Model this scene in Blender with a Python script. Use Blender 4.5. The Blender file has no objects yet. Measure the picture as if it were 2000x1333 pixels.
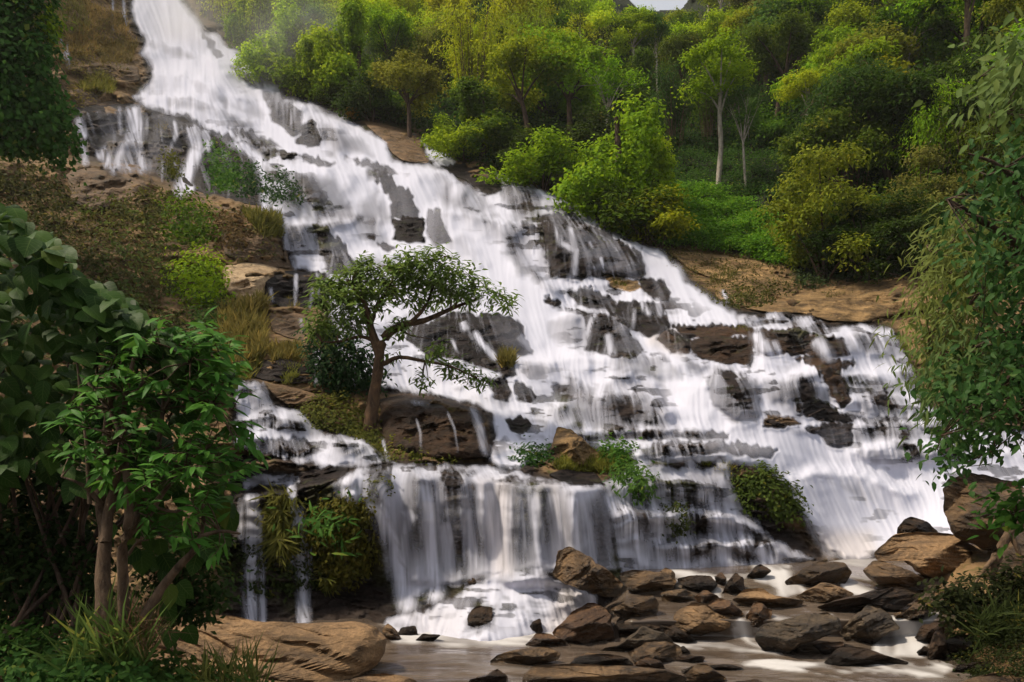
import bpy, math, random
import numpy as np
from mathutils import Vector
PI = math.pi
S = bpy.context.scene
COL = S.collection
# ------------------------------------------------------------------ camera, sky, sun, exposure
F = 1560.0; CX = 1000.0; HZ = 960.0; CH = 3.0       # focal length, principal column, eye level (photo pixels); eye height (m)
cam_d = bpy.data.cameras.new('camera'); cam = bpy.data.objects.new('camera', cam_d); COL.objects.link(cam)
cam.location = (0, 0, CH); cam.rotation_euler = (PI/2, 0, 0)
cam_d.sensor_width = 36; cam_d.lens = 36*F/2000; cam_d.shift_y = (HZ-666.5)/2000
cam_d.clip_start = 0.1; cam_d.clip_end = 3000
S.camera = cam
SUN_EL, SUN_AZ = math.radians(57), math.radians(264)   # azimuth clockwise from +Y
w = bpy.data.worlds.new('World'); S.world = w; w.use_nodes = True
nt = w.node_tree; nt.nodes.clear()
sky = nt.nodes.new('ShaderNodeTexSky'); sky.sky_type = 'NISHITA'; sky.sun_disc = False
sky.sun_elevation = SUN_EL; sky.sun_rotation = SUN_AZ; sky.dust_density = 3.0; sky.air_density = 1.0; sky.ozone_density = 1.0
bg = nt.nodes.new('ShaderNodeBackground'); bg.inputs['Strength'].default_value = 0.078
out = nt.nodes.new('ShaderNodeOutputWorld')
cl = nt.nodes.new('ShaderNodeMix'); cl.data_type = 'RGBA'; cl.inputs[0].default_value = .62; cl.inputs[7].default_value = (6.4, 6.3, 6.2, 1)   # a thin veil of white cloud
nt.links.new(sky.outputs[0], cl.inputs[6]); nt.links.new(cl.outputs[2], bg.inputs[0]); nt.links.new(bg.outputs[0], out.inputs[0])
sd = bpy.data.lights.new('sun', 'SUN'); sd.energy = 2.9; sd.angle = math.radians(6); sd.color = (1.0, 0.885, 0.70)
so = bpy.data.objects.new('sun', sd); COL.objects.link(so)
so.rotation_euler = Vector((-math.sin(SUN_AZ)*math.cos(SUN_EL), -math.cos(SUN_AZ)*math.cos(SUN_EL), -math.sin(SUN_EL))).to_track_quat('-Z', 'Y').to_euler()
S.view_settings.view_transform = 'Standard'; S.view_settings.look = 'None'
S.view_settings.exposure = 0.78; S.view_settings.gamma = 1.0
S.render.engine = 'CYCLES'
cy = S.cycles
cy.use_denoising = True; cy.max_bounces = 6; cy.diffuse_bounces = 3; cy.glossy_bounces = 2
cy.transparent_max_bounces = 12; cy.transmission_bounces = 3; cy.caustics_reflective = False; cy.caustics_refractive = False
cy.use_adaptive_sampling = True; cy.adaptive_threshold = 0.02

# ------------------------------------------------------------------ numpy helpers
def P3(px, py, Y):
    """the point seen at photo pixel (px, py) that stands Y metres away"""
    px = np.asarray(px, float); py = np.asarray(py, float); Y = np.asarray(Y, float)
    return np.stack(np.broadcast_arrays((px-CX)*Y/F, Y, CH+(HZ-py)*Y/F), -1)
def sm(a, b, x):
    t = np.clip((np.asarray(x, float)-a)/(b-a), 0, 1); return t*t*(3-2*t)
def _h(ix, iy, iz, seed):
    n = (ix*73856093) ^ (iy*19349663) ^ (iz*83492791) ^ (seed*2654435761 & 0x7fffffff)
    n = (n ^ (n >> 13))*1274126177 & 0x7fffffff
    n = (n ^ (n >> 16))*668265263 & 0x7fffffff
    return (n ^ (n >> 15))/float(0x7fffffff)*2-1
def noise(x, y, z=0.0, seed=0):
    x, y, z = np.broadcast_arrays(np.asarray(x, float), np.asarray(y, float), np.asarray(z, float))
    xi = np.floor(x).astype(np.int64); yi = np.floor(y).astype(np.int64); zi = np.floor(z).astype(np.int64)
    fx = x-xi; fy = y-yi; fz = z-zi
    fx = fx*fx*(3-2*fx); fy = fy*fy*(3-2*fy); fz = fz*fz*(3-2*fz)
    r = 0
    for a in (0, 1):
        for b in (0, 1):
            for c in (0, 1):
                if c and not np.any(fz): continue
                r = r+_h(xi+a, yi+b, zi+c, seed)*(fx if a else 1-fx)*(fy if b else 1-fy)*(fz if c else 1-fz)
    return r
def fbm(x, y, z=0.0, seed=0, o=4, g=.5):
    r = 0; a = 1; f = 1
    for k in range(o):
        r = r+a*noise(np.asarray(x)*f, np.asarray(y)*f, np.asarray(z)*f, seed+k*17); a *= g; f *= 2.03
    return r
def blur(a, s):
    r = int(s*2.5)+1; k = np.exp(-.5*(np.arange(-r, r+1)/s)**2); k /= k.sum()
    for ax in (0, 1):
        p = np.pad(a, [(r, r) if i == ax else (0, 0) for i in (0, 1)], mode='edge')
        a = sum(k[i]*np.take(p, np.arange(i, i+a.shape[ax]), ax) for i in range(2*r+1))
    return a
def segdist(X, Y, pts, closed):
    """distance to a polyline, position along it (0..1), signed side"""
    pts = np.asarray(pts, float); n = len(pts); m = n if closed else n-1
    best = np.full(X.shape, 1e9); tt = np.zeros(X.shape)
    for i in range(m):
        a = pts[i]; b = pts[(i+1) % n]; d = b-a; L = d@d+1e-9
        t = np.clip(((X-a[0])*d[0]+(Y-a[1])*d[1])/L, 0, 1)
        q = np.hypot(X-a[0]-t*d[0], Y-a[1]-t*d[1]); u = q < best
        best = np.where(u, q, best); tt = np.where(u, (i+t)/m, tt)
    return best, tt
def inpoly(X, Y, pts):
    pts = np.asarray(pts, float); r = np.zeros(X.shape, bool); n = len(pts)
    for i in range(n):
        a = pts[i]; b = pts[(i+1) % n]
        if a[1] == b[1]: continue
        c = (a[1] > Y) != (b[1] > Y)
        r ^= c & (X < (b[0]-a[0])*(Y-a[1])/(b[1]-a[1])+a[0])
    return r
def polysd(X, Y, pts):
    """signed distance, positive inside"""
    pts = np.asarray(pts, float)
    d, _ = segdist(X, Y, pts, True)
    return np.where(inpoly(X, Y, pts), d, -d)
def local(GX, GY, pts, pad):
    """slices of the photo grid round a set of points"""
    p = np.asarray(pts, float)
    c0 = np.searchsorted(GX[0], p[:, 0].min()-pad); c1 = np.searchsorted(GX[0], p[:, 0].max()+pad)
    r0 = np.searchsorted(GY[:, 0], p[:, 1].min()-pad); r1 = np.searchsorted(GY[:, 0], p[:, 1].max()+pad)
    return slice(r0, r1), slice(c0, c1)
# ------------------------------------------------------------------ object helpers
def mesh_np(name, V, Fq, mats=None, attrs=None, smooth=True, parent=None, loc=None, sharp=None, midx=None):
    V = np.asarray(V, np.float32).reshape(-1, 3)
    if loc is not None: V = V-np.asarray(loc, np.float32)
    me = bpy.data.meshes.new(name)
    Fq = np.asarray(Fq, np.int32); k = Fq.shape[1]; nf = len(Fq)
    me.vertices.add(len(V)); me.vertices.foreach_set('co', V.ravel())
    me.loops.add(nf*k); me.loops.foreach_set('vertex_index', Fq.ravel())
    me.polygons.add(nf); me.polygons.foreach_set('loop_start', np.arange(nf, dtype=np.int32)*k)
    if midx is not None: me.polygons.foreach_set('material_index', np.asarray(midx, np.int32))
    me.update(calc_edges=True); me.validate()
    if smooth: me.polygons.foreach_set('use_smooth', np.ones(len(me.polygons), bool))
    for a, v in (attrs or {}).items():
        at = me.attributes.new(a, 'FLOAT', 'POINT'); at.data.foreach_set('value', np.asarray(v, np.float32).ravel())
    if sharp: me.set_sharp_from_angle(angle=math.radians(sharp))
    for m in (mats or []): me.materials.append(m)
    o = bpy.data.objects.new(name, me); COL.objects.link(o)
    if loc is not None and parent is None: o.location = loc
    if parent is not None:
        o.parent = parent
        if loc is not None: o.location = Vector(loc)-parent.location
    return o
LABELS = {}
def tag(o, label=None, cat=None, group=None, kind=None):
    if label: o['label'] = label
    if cat: o['category'] = cat
    if group: o['group'] = group
    if kind: o['kind'] = kind
    return o
def empty(name, loc, label=None, cat=None, group=None):
    o = bpy.data.objects.new(name, None); COL.objects.link(o); o.location = Vector([float(v) for v in loc]); o.empty_display_size = .2
    return tag(o, label, cat, group)
def gridfaces(R, C, keep=None):
    i = np.arange(R*C).reshape(R, C)
    f = np.stack([i[:-1, :-1], i[1:, :-1], i[1:, 1:], i[:-1, 1:]], -1)
    return f[keep] if keep is not None else f.reshape(-1, 4)
def compact(V, Fq, attrs):
    u = np.unique(Fq); m = np.zeros(len(V), np.int64); m[u] = np.arange(len(u))
    return V[u], m[Fq], {k: np.asarray(v).ravel()[u] for k, v in attrs.items()}
# ------------------------------------------------------------------ material helpers
class M:
    def __init__(s, name):
        s.m = bpy.data.materials.new(name); s.m.use_nodes = True; s.t = s.m.node_tree; s.t.nodes.clear()
        s.out = s.n('OutputMaterial')
    def n(s, t, **k):
        q = s.t.nodes.new('ShaderNode'+t)
        for a, v in k.items():
            if a.startswith('_'): setattr(q, a[1:], v)
        return q
    def L(s, a, b): s.t.links.new(a, b)
    def put(s, sock, v):
        if isinstance(v, bpy.types.NodeSocket): s.L(v, sock)
        else: sock.default_value = v
    def attr(s, n, geo=True):
        q = s.n('Attribute'); q.attribute_name = n; return q.outputs['Fac']
    def math(s, op, a, b=0.0, c=None, clamp=False):
        q = s.n('Math'); q.operation = op; q.use_clamp = clamp
        s.put(q.inputs[0], a); s.put(q.inputs[1], b)
        if c is not None: s.put(q.inputs[2], c)
        return q.outputs[0]
    def mix(s, f, a, b, t='RGBA'):
        q = s.n('Mix'); q.data_type = t
        i = {'RGBA': (6, 7, 2), 'FLOAT': (2, 3, 0)}[t]
        s.put(q.inputs[0], f); s.put(q.inputs[i[0]], a); s.put(q.inputs[i[1]], b); return q.outputs[i[2]]
    def noise(s, scale, detail=4, rough=.55, vec=None, dist=0.0):
        q = s.n('TexNoise'); q.inputs['Scale'].default_value = scale; q.inputs['Detail'].default_value = detail
        q.inputs['Roughness'].default_value = rough; q.inputs['Distortion'].default_value = dist
        if vec is not None: s.L(vec, q.inputs['Vector'])
        return q.outputs['Fac']
    def mapr(s, v, a, b, c=0.0, d=1.0):
        q = s.n('MapRange'); s.put(q.inputs[0], v); q.inputs[1].default_value = a; q.inputs[2].default_value = b
        q.inputs[3].default_value = c; q.inputs[4].default_value = d; return q.outputs[0]
    def geo(s): return s.n('NewGeometry').outputs['Position']
    def obj(s): return s.n('TexCoord').outputs['Object']
    def scalev(s, v, sc, rot=(0, 0, 0)):
        q = s.n('Mapping'); s.L(v, q.inputs['Vector']); q.inputs['Scale'].default_value = sc; q.inputs['Rotation'].default_value = rot; return q.outputs[0]
    def bump(s, h, st=.5, d=.1, nrm=None):
        q = s.n('Bump'); q.inputs['Strength'].default_value = st; q.inputs['Distance'].default_value = d; s.L(h, q.inputs['Height'])
        if nrm is not None: s.L(nrm, q.inputs['Normal'])
        return q.outputs[0]
    def pbsdf(s, col, rough=.6, spec=.4, nrm=None):
        q = s.n('BsdfPrincipled'); s.put(q.inputs['Base Color'], col); s.put(q.inputs['Roughness'], rough)
        s.put(q.inputs['Specular IOR Level'], spec)
        if nrm is not None: s.L(nrm, q.inputs['Normal'])
        return q.outputs[0]
    def end(s, sh): s.L(sh, s.out.inputs[0]); return s.m
def rgb(r, g, b): return (r, g, b, 1.0)
# ------------------------------------------------------------------ the lie of the land: distance of the ground seen at photo points
CTRL = [(450,1260,17.0),(560,1215,18.2),(500,1120,19.6),(450,1000,20.5),(700,1200,19.2),(850,1190,18.6),(950,1240,16.4),(800,1245,16.7),(1100,1215,17.6),(1250,1125,21.3),
(1400,1118,22.3),(1550,1100,23.2),(1650,1088,24.3),(1800,1045,25),(2000,1000,25),(2250,1000,26),(950,1112,19.2),
(700,930,20.4),(900,930,20.4),(1100,950,20.6),(1300,938,23.0),(1450,950,24),(1600,950,26),(1750,900,27.5),(1900,880,28),(2200,850,29),
(500,900,21.5),(600,860,22.6),(480,760,24.5),(735,835,24.2),(850,830,24.2),(850,780,26.5),(1000,830,25.2),(1150,840,26),(1200,770,28.5),(1200,700,31),(1400,740,30),(1400,650,34),
(1600,800,29.5),(1600,700,32),(1600,640,35.5),(1750,720,33),(1900,700,34),(1750,640,37),(1600,580,40),(1750,550,41),(1480,560,42),(1400,520,46),
(700,700,29),(900,700,30),(700,600,34),(900,600,36),(1050,560,39.5),(1200,580,40),(1150,480,45),(1300,500,46),(1000,450,46),(850,450,46),(700,480,42),(580,480,39),
(700,350,52),(900,350,54),(1050,390,51),(600,250,62),(750,280,60),(500,330,52),(400,330,51),(300,270,54),(400,230,60),(350,150,70),(500,200,68),(300,80,78),(450,80,80),(330,0,90),(250,0,85),(330,-110,108),
(150,210,52),(100,100,56),(100,0,64),(0,200,46),(-200,200,44),(200,330,44),(0,330,38),(330,385,41),(450,400,41),(540,430,39),(300,450,36),(450,520,33.5),(560,580,34),(300,600,30),(450,640,29),(550,700,27),(350,750,24.5),(150,700,24),(0,600,24),(-200,600,23),
(0,900,18),(200,900,19),(350,1000,19),(0,1150,14),(200,1150,15),(-200,1000,14),(350,1200,16.5),(0,1330,8.5),(150,1330,9.5),(0,1250,10.5),(250,1290,13),(420,1330,14.5),(700,1330,15.8),(1000,1335,16.2),(1300,1335,16.4),(1600,1335,16.0),(1850,1335,14),(2000,1335,11.5),(2000,1250,13.5),(1900,1150,17.2),(2000,1090,19.5),(2200,1200,14),(-200,1330,8),
(1300,1240,18.5),(1500,1220,20),(1700,1180,21),
(1300,420,52),(1500,470,50),(1500,380,56),(1700,480,49),(1700,380,55),(1900,400,50),(2200,400,48),(1200,300,64),(1000,250,70),(1100,150,90),(1250,15,150),(1250,100,112),(800,150,86),(900,50,105),(650,100,86),(550,50,92),(1000,0,125),(1500,250,72),(1500,120,95),(1500,0,120),(1700,200,75),(1700,50,100),(1900,200,66),(1900,50,88),(2200,100,80),(1300,200,86),(1000,-110,150),(600,-110,122),(1500,-110,145),(1900,-110,118),(2250,-110,108),(1900,560,40),(2200,600,38)]
_c = np.array(CTRL, float)
def _tps(d2): return np.where(d2 > 0, d2*np.log(d2+1e-12), 0)
def _rbf():
    q = _c[:, :2]/400.0; n = len(q)
    K = _tps(((q[:, None]-q[None])**2).sum(-1))+np.eye(n)*.004
    Pm = np.c_[np.ones(n), q]
    A = np.zeros((n+3, n+3)); A[:n, :n] = K; A[:n, n:] = Pm; A[n:, :n] = Pm.T
    return np.linalg.solve(A, np.r_[np.log(_c[:, 2]), 0, 0, 0])
_w = _rbf()
def baseY(px, py):
    px = np.asarray(px, float); py = np.asarray(py, float)
    q = _c[:, :2]/400.0; n = len(q); x = px/400.0; y = py/400.0
    r = _w[n]+_w[n+1]*x+_w[n+2]*y
    for i in range(n): r = r+_w[i]*_tps((x-q[i, 0])**2+(y-q[i, 1])**2)
    return np.exp(r)
ST = 2.1
gx = np.arange(-430, 2420, ST); gy = np.arange(-110, 1345, ST)
GX, GY = np.meshgrid(gx, gy); NR, NC = GX.shape
YB = baseY(GX, GY)
# ledges: lip line, height of the drop below it (photo px), how far the lip stands out (m)
LEDGES = [([(455,968),(560,958),(690,926),(760,915),(830,920),(900,926),(980,938),(1090,944),(1180,950)],230,.75),
([(1190,937),(1260,927),(1330,937),(1390,942),(1425,962)],70,.55),([(1195,1002),(1330,1000),(1440,1005),(1490,1040)],60,.4),([(1270,1066),(1400,1060),(1500,1060),(1570,1082)],50,.4),
([(1130,846),(1200,838),(1300,840),(1410,842)],22,.45),([(1200,890),(1300,868),(1400,865),(1490,882)],45,.5),
([(1065,802),(1110,778),(1180,765),(1260,770),(1330,802)],60,.7),([(1000,703),(1080,697),(1150,690),(1250,690),(1330,703),(1400,718),(1480,742)],40,.6),
([(1330,748),(1400,735),(1480,743),(1560,735),(1610,722)],90,.7),([(1455,652),(1560,642),(1640,655),(1700,645),(1750,650)],55,.7),([(1440,624),(1540,612),(1630,634)],25,.5),
([(1640,732),(1700,722),(1790,730)],32,.45),([(1650,777),(1720,770),(1810,775)],40,.45),([(1660,826),(1740,822),(1850,815)],45,.45),([(1660,872),(1750,862),(1900,872)],40,.4),
([(1540,930),(1620,915),(1720,935),(1800,965)],60,.3),
([(432,742),(470,743),(525,748)],50,.5),([(460,827),(520,800),(600,830)],35,.4),([(452,846),(540,850),(580,880),(650,852),(725,872)],28,.4),([(455,907),(560,900),(645,906)],28,.4),([(645,862),(700,865),(765,892)],40,.45),
([(600,620),(690,615),(760,640)],60,.6),([(690,742),(800,760),(900,772)],30,.4),([(760,785),(850,778),(940,808)],95,.8),
([(285,77),(330,80),(400,105),(465,132)],32,.9),([(288,137),(350,140),(420,160),(490,190),(525,212)],48,1.1),([(262,193),(330,186),(380,190),(440,215),(525,252)],32,1.0),
([(515,198),(600,205),(690,240)],72,1.2),([(555,242),(640,236),(705,268)],60,1.0),([(435,250),(520,290),(600,300),(705,326)],24,.8),([(585,300),(680,330),(765,342)],60,1.0),
([(475,300),(540,325),(625,342)],80,1.0),([(775,330),(860,340),(945,372)],80,1.1),([(845,402),(950,420),(1045,442)],90,1.1),([(965,345),(1060,375),(1155,412)],60,.9),
([(555,436),(620,440),(705,422)],60,.9),([(635,502),(750,490),(835,480)],32,.7),([(995,500),(1060,540),(1100,575)],40,.7),([(1040,424),(1150,446),(1250,480)],90,.9),([(1085,620),(1150,605),(1240,625)],65,.8),
([(150,213),(205,208),(290,216),(350,226)],60,1.0),([(205,282),(245,274),(292,285)],45,.7),([(155,265),(190,290),(215,300)],40,.6),([(290,250),(370,245),(420,262)],35,.8),
([(-260,300),(0,310),(130,322),(220,320),(290,345),(340,374),(440,386),(545,422),(562,520)],80,1.6),
([(440,535),(520,530),(630,535),(640,560)],55,.7),([(520,600),(590,600),(640,625)],45,.6),([(500,660),(600,665)],40,.5),([(90,110),(150,90),(270,110)],45,1.0),([(60,150),(180,125),(290,140)],45,1.0),([(120,180),(220,170),(265,192)],30,.8)]
YS = YB.copy(); FACE = np.zeros(GX.shape); LIP = np.zeros(GX.shape, bool)
for i, (pts, Hh, a) in enumerate(LEDGES):
    p = np.array(pts, float)
    sl = local(GX, GY, p, 170); X = GX[sl]; Yg = GY[sl]
    if X.size == 0: continue
    lip = np.interp(X, p[:, 0], p[:, 1])+5*fbm(X/26, Yg/90, seed=i, o=3)
    d = lip-Yg
    L = p[-1, 0]-p[0, 0]; e = min(40, .2*L)
    tp = sm(p[0, 0]-e*.5, p[0, 0]+e, X)*sm(p[-1, 0]+e*.5, p[-1, 0]-e, X)
    amp = 1.45*a*(1+.45*noise(X/22, 0, i, 5))
    up = np.exp(-np.clip(d, 0, None)/55); dn = -np.exp(np.clip(d, None, 0)/(Hh*.7))
    q_ = np.clip(-d/Hh, 0, 1.6); fp = sm(0, .12, q_)*(1-sm(.45, 1.15, q_))*np.clip(.82+.75*fbm(X/34, Yg/200, seed=i+300, o=3), .15, 1.2)
    FACE[sl] = np.maximum(FACE[sl], tp*fp); LIP[sl] |= (np.abs(d) < 2.2) & (tp > .4)
    YS[sl] += tp*amp*np.where(d > 0, up, dn)*sm(0, 5, np.abs(d)+.6)
cas_l = sm(560, 250, GX-GY*.05)   # left of the cascade the strata are finer
HILLP = [(343,-200),(378,32),(420,70),(466,98),(536,172),(624,205),(690,232),(750,245),(815,262),(910,318),(975,330),(1066,371),(1150,399),(1240,468),(1330,490),(1420,498),(1520,518),(1560,560),(1700,545),(1820,525),(2300,500),(2300,-200)]
hill = sm(-6, 22, polysd(GX, GY, HILLP)+10*fbm(GX/30, GY/30, seed=8, o=3))
chute = np.zeros(GX.shape)    # the heaviest water, thick enough to hide the rock
for pts, wd in (([(300,-40),(350,60),(400,130)],55),([(330,160),(440,200),(540,250),(640,330)],26),([(640,330),(760,360),(860,430),(960,540),(1020,650),(1060,690)],52),([(860,430),(1000,540),(1060,620),(1060,690)],46),([(640,215),(720,270),(760,310)],30),([(1150,400),(1260,490),(1340,560),(1420,600)],26),([(1060,700),(1130,715)],22),([(1300,720),(1340,800)],16),([(1350,760),(1380,830),(1480,880),(1640,990),(1660,1080)],46),([(1520,890),(1700,930),(1790,990),(1760,1060)],44),([(660,470),(760,500),(860,480)],26),([(1050,870),(960,905)],14),([(850,760),(960,800),(1020,880)],10),([(1290,660),(1330,720)],16),([(1650,640),(1690,720),(1740,740)],14)):
    sl = local(GX, GY, pts, wd*3); d, t = segdist(GX[sl], GY[sl], pts, False); chute[sl] = np.maximum(chute[sl], np.exp(-(d/wd)**2))
SILK = np.maximum(.75*chute, .9*sm(-15, 30, polysd(GX, GY, [(1440,895),(1560,885),(1700,905),(1850,900),(2400,880),(2400,1060),(1740,1080),(1650,1098),(1575,1010),(1500,950)])))
LEFT = sm(-30, 40, polysd(GX, GY, [(-300,-200),(240,-200),(262,60),(150,215),(150,320),(340,373),(550,425),(560,530),(520,600),(600,730),(430,735),(430,1330),(-300,1340)]))
ph = (GY-.10*GX*sm(760, 300, GY)+30*fbm(GX/150, GY/90, seed=3, o=3)+9*np.round(1.4*noise(GX/42, GY/40, 0, 11)))
for per, am, sd_ in ((43, .011, 1), (17, .0062, 2)):
    f = ph/per+.35*noise(GX/60, GY/60, 0, 40+sd_); f0 = np.floor(f); f = f-f0
    CURT = sm(-10, 25, polysd(GX, GY, [(655,935),(760,925),(900,930),(1090,950),(1190,950),(1215,1110),(1000,1125),(780,1180),(735,1000)]))
    A = am*(1-.85*CURT)*(1-SILK)*(1-.2*sm(.05, .4, LEFT))*YB*np.clip(.75+.9*noise(GX/70, f0*3.1, 0, 60+sd_), 0.05, 2)
    saw = np.where(f < .78, -1+1.6*(f/.78)**1.5, .6-1.6*sm(.78, 1, f))
    YS += A*saw*sm(1230, 1150, GY)*(1-.9*hill)
    if sd_ == 1: LIP |= ((f < .05) | (f > .97)) & (A > .8*am*YB)
    FACE = np.maximum(FACE, (1-SILK)*(1-CURT)*(.66 if sd_ == 1 else .58)*sm(.03, .2, f)*(1-sm(.4, .8, f))*np.clip(1.5*noise(GX/(70 if sd_ == 1 else 30), f0*3.1, 0, 160+sd_)+.15, 0, 1))
YR = YS+(.0055*YB*fbm(GX/18, GY/9, seed=21, o=4)+.012*YB*fbm(GX/55, GY/55, seed=22, o=3)*(1-hill)+.02*YB*hill*fbm(GX/30, GY/20, seed=29, o=4))
YB2 = blur(YS, 5)
# ------------------------------------------------------------------ outcrops standing in or beside the falls (outlines, colour kind, label)
OUTCROPS = []
def OC(kind, label, pts, wet=0.0, thick=.5):
    p = np.array(pts, float); c = p.mean(0); k = 1.14 if kind in 'DS' else 1.0
    OUTCROPS.append((kind, label, [tuple(q) for q in c+(p-c)*k], wet, thick))
OC('D','smooth dark rock split off beside the upper right veil',[(515,180),(545,190),(585,215),(592,250),(572,265),(535,235),(522,205)],.25)
OC('D','round dark rock dome with veils parting on both sides',[(583,262),(587,246),(600,237),(618,240),(627,265),(625,287),(600,287),(582,278)],.15)
OC('D','small dark rock low on the upper white slope',[(540,295),(555,290),(575,300),(570,313),(550,312)],.05)
OC('D','long low dark rock band right of the small dark rock',[(575,300),(600,302),(650,318),(642,327),(600,320)],.25)
OC('D','dark sliver of rock between the two topmost veils',[(393,60),(412,75),(434,106),(422,112),(402,92)],.25)
OC('D','dark wet rib under the right topmost veil',[(450,128),(470,130),(500,152),(518,172),(500,172),(470,152)],.35)
OC('D','black wet rib crossing the white slope above the fern clump',[(453,253),(490,255),(540,278),(548,290),(500,282),(470,272)],.35)
OC('B','big brown bare rock left of the small side waterfall',[(708,240),(745,243),(790,255),(815,278),(838,308),(848,322),(790,318),(768,302),(745,272)],.02)
OC('D','black rounded rock below the small side waterfall',[(871,328),(900,320),(940,322),(966,333),(977,370),(950,380),(915,352),(893,344)],.03)
OC('D','low black rock ridge left of the black rounded rock',[(683,308),(720,313),(755,323),(772,340),(740,337),(700,324)],.3)
OC('D','tall black cliff block in the middle of the white slope',[(733,340),(755,338),(775,360),(800,375),(817,415),(812,432),(765,422),(758,380),(740,357)],.2)
OC('D','square dark rock block standing above the tree crown',[(770,431),(790,426),(826,430),(825,470),(800,477),(772,466)],.05)
OC('D','dark slanting slab beside the left twin falls',[(616,445),(640,450),(670,478),(697,520),(680,535),(645,532),(633,510),(626,480)],.2)
OC('D','tiny dark boulder in the white water above the tree',[(715,458),(728,453),(737,462),(731,470),(718,467)])
OC('D','small wet dark rock right of the tiny dark boulder',[(740,478),(755,475),(770,485),(765,496),(748,491)],.2)
OC('D','small black rock at the foot of the widest chute',[(1058,586),(1075,582),(1094,591),(1098,605),(1075,602)])
OC('D','broad dark rock shelf behind the tree crown',[(818,640),(880,618),(960,618),(1000,628),(1017,660),(1028,690),(980,697),(900,702),(840,692),(808,666)],.12)
OC('D','stepped dark rock right of the widest chute',[(1094,605),(1140,607),(1200,618),(1232,625),(1230,650),(1247,680),(1237,697),(1180,692),(1145,680),(1150,650),(1140,620)],.2)
OC('D','dark rock shoulder below the ochre ledge',[(1170,595),(1240,588),(1290,598),(1302,640),(1275,657),(1240,650),(1213,630)],.1)
OC('O','ochre topped rock ledge with a grass tuft',[(1173,535),(1210,532),(1250,547),(1257,565),(1230,575),(1190,562)],.02)
OC('D','dark round rock right of the ochre ledge',[(1245,545),(1290,547),(1312,570),(1302,587),(1265,580)],.12)
OC('D','long black rock face under the right upper veil',[(1062,428),(1100,425),(1130,440),(1180,450),(1205,468),(1240,490),(1252,530),(1240,542),(1180,537),(1120,542),(1085,537),(1073,500)],.22)
OC('D','dark rock with hanging straw grass beside stepped falls',[(915,697),(960,695),(1003,697),(1005,732),(985,737),(960,722),(930,717)],.08)
OC('D','round dark rock in the small stepped falls',[(1004,755),(1020,747),(1036,755),(1047,775),(1036,787),(1011,784)],.15)
OC('D','narrow dark rock left of the stepped falls',[(953,742),(985,737),(1000,765),(992,782),(965,777)],.1)
OC('S','big dark brown slab right of the leaning tree',[(754,788),(790,775),(840,778),(890,790),(937,805),(947,830),(950,870),(937,887),(860,887),(760,867),(750,832)],.13)
OC('D','lone black boulder in the chute right of the slab',[(987,820),(1010,815),(1031,820),(1037,830),(1022,849),(1000,846)])
OC('S','long brown ledge under the right plateau stream',[(1328,640),(1370,636),(1430,634),(1466,640),(1470,655),(1400,659),(1340,662)],.02)
OC('S','layered brown ledge with a cream vein',[(1348,665),(1400,657),(1466,658),(1472,700),(1462,714),(1400,707),(1358,692)],.02)
OC('S','brown rock wall crossed by a thin white stream',[(1472,647),(1560,644),(1590,655),(1640,662),(1650,692),(1600,697),(1540,693),(1500,697),(1472,678)],.08)
OC('S','brown rock buttress between two wide curtains',[(1543,707),(1580,698),(1640,703),(1667,712),(1645,730),(1655,760),(1662,782),(1640,792),(1618,770),(1608,740),(1588,717)],.08)
OC('D','black boulder below the brown rock buttress',[(1563,792),(1590,782),(1620,794),(1640,805),(1670,810),(1662,827),(1600,822),(1568,812)],.05)
OC('T','flat topped tan boulder stranded among the right cascades',[(1484,816),(1500,809),(1545,811),(1568,830),(1520,841),(1490,836)],0,.8)
OC('D','dark layered rock below the black boulder',[(1568,837),(1640,825),(1662,830),(1660,872),(1620,872),(1598,852)],.15)
OC('O','wide sunlit tan slab sloping up to the right trees',[(1452,603),(1500,590),(1550,575),(1590,571),(1640,560),(1700,545),(1760,535),(1850,520),(1860,600),(1720,620),(1680,632),(1620,628),(1560,612),(1500,612)],.0,.4)
OC('O','ochre slab at the foot of the green slope',[(1300,490),(1350,494),(1420,500),(1480,510),(1517,525),(1502,547),(1440,552),(1390,547),(1345,525)],.0,.4)
OC('O','pale ochre hump with moss on its lower face',[(1395,562),(1450,538),(1500,530),(1552,545),(1562,572),(1500,592),(1440,602),(1398,582)],.0,.4)
OC('D','low dark ledge above the front right steps',[(1228,895),(1240,878),(1300,864),(1380,861),(1450,864),(1502,880),(1490,898),(1400,888),(1300,893)],.3,.3)
OC('D','black rock lip under the grassy islet',[(1076,928),(1100,918),(1160,925),(1172,945),(1110,944)],.05)
OC('D','wet black rock lip in the middle of the front curtain',[(973,938),(1010,930),(1092,938),(1088,948),(1000,948)],.3,.3)
OC('D','black cracked block left of the front curtain',[(585,922),(640,912),(675,913),(672,938),(640,948),(590,945)],.05)
OC('D','dark rock nose between two front veils',[(714,918),(740,912),(765,916),(762,950),(735,985),(718,960)],.2)
OC('D','dark rock knob above the middle front veils',[(858,920),(885,920),(905,938),(897,953),(868,950)],.25)
OC('D','wet dark rock shelf in the lower left cascade',[(478,870),(540,855),(600,862),(622,880),(590,892),(500,890)],.3,.35)
OC('D','dark brown block under the lower left cascade',[(440,885),(490,890),(540,900),(530,925),(470,925),(440,915)],.12,.35)
OC('B','pale tan rock top beside the lower left cascade',[(515,748),(560,752),(600,765),(632,775),(600,790),(560,792),(535,775)],.0)
OC('L','smooth sunlit cream rock on the left bank',[(435,520),(480,512),(520,516),(545,525),(520,560),(515,585),(470,590),(438,570)],.0)
OC('D','dark overhanging rock below the left twin falls',[(520,545),(560,533),(630,535),(642,560),(625,590),(570,600),(525,588)],.12)
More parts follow.
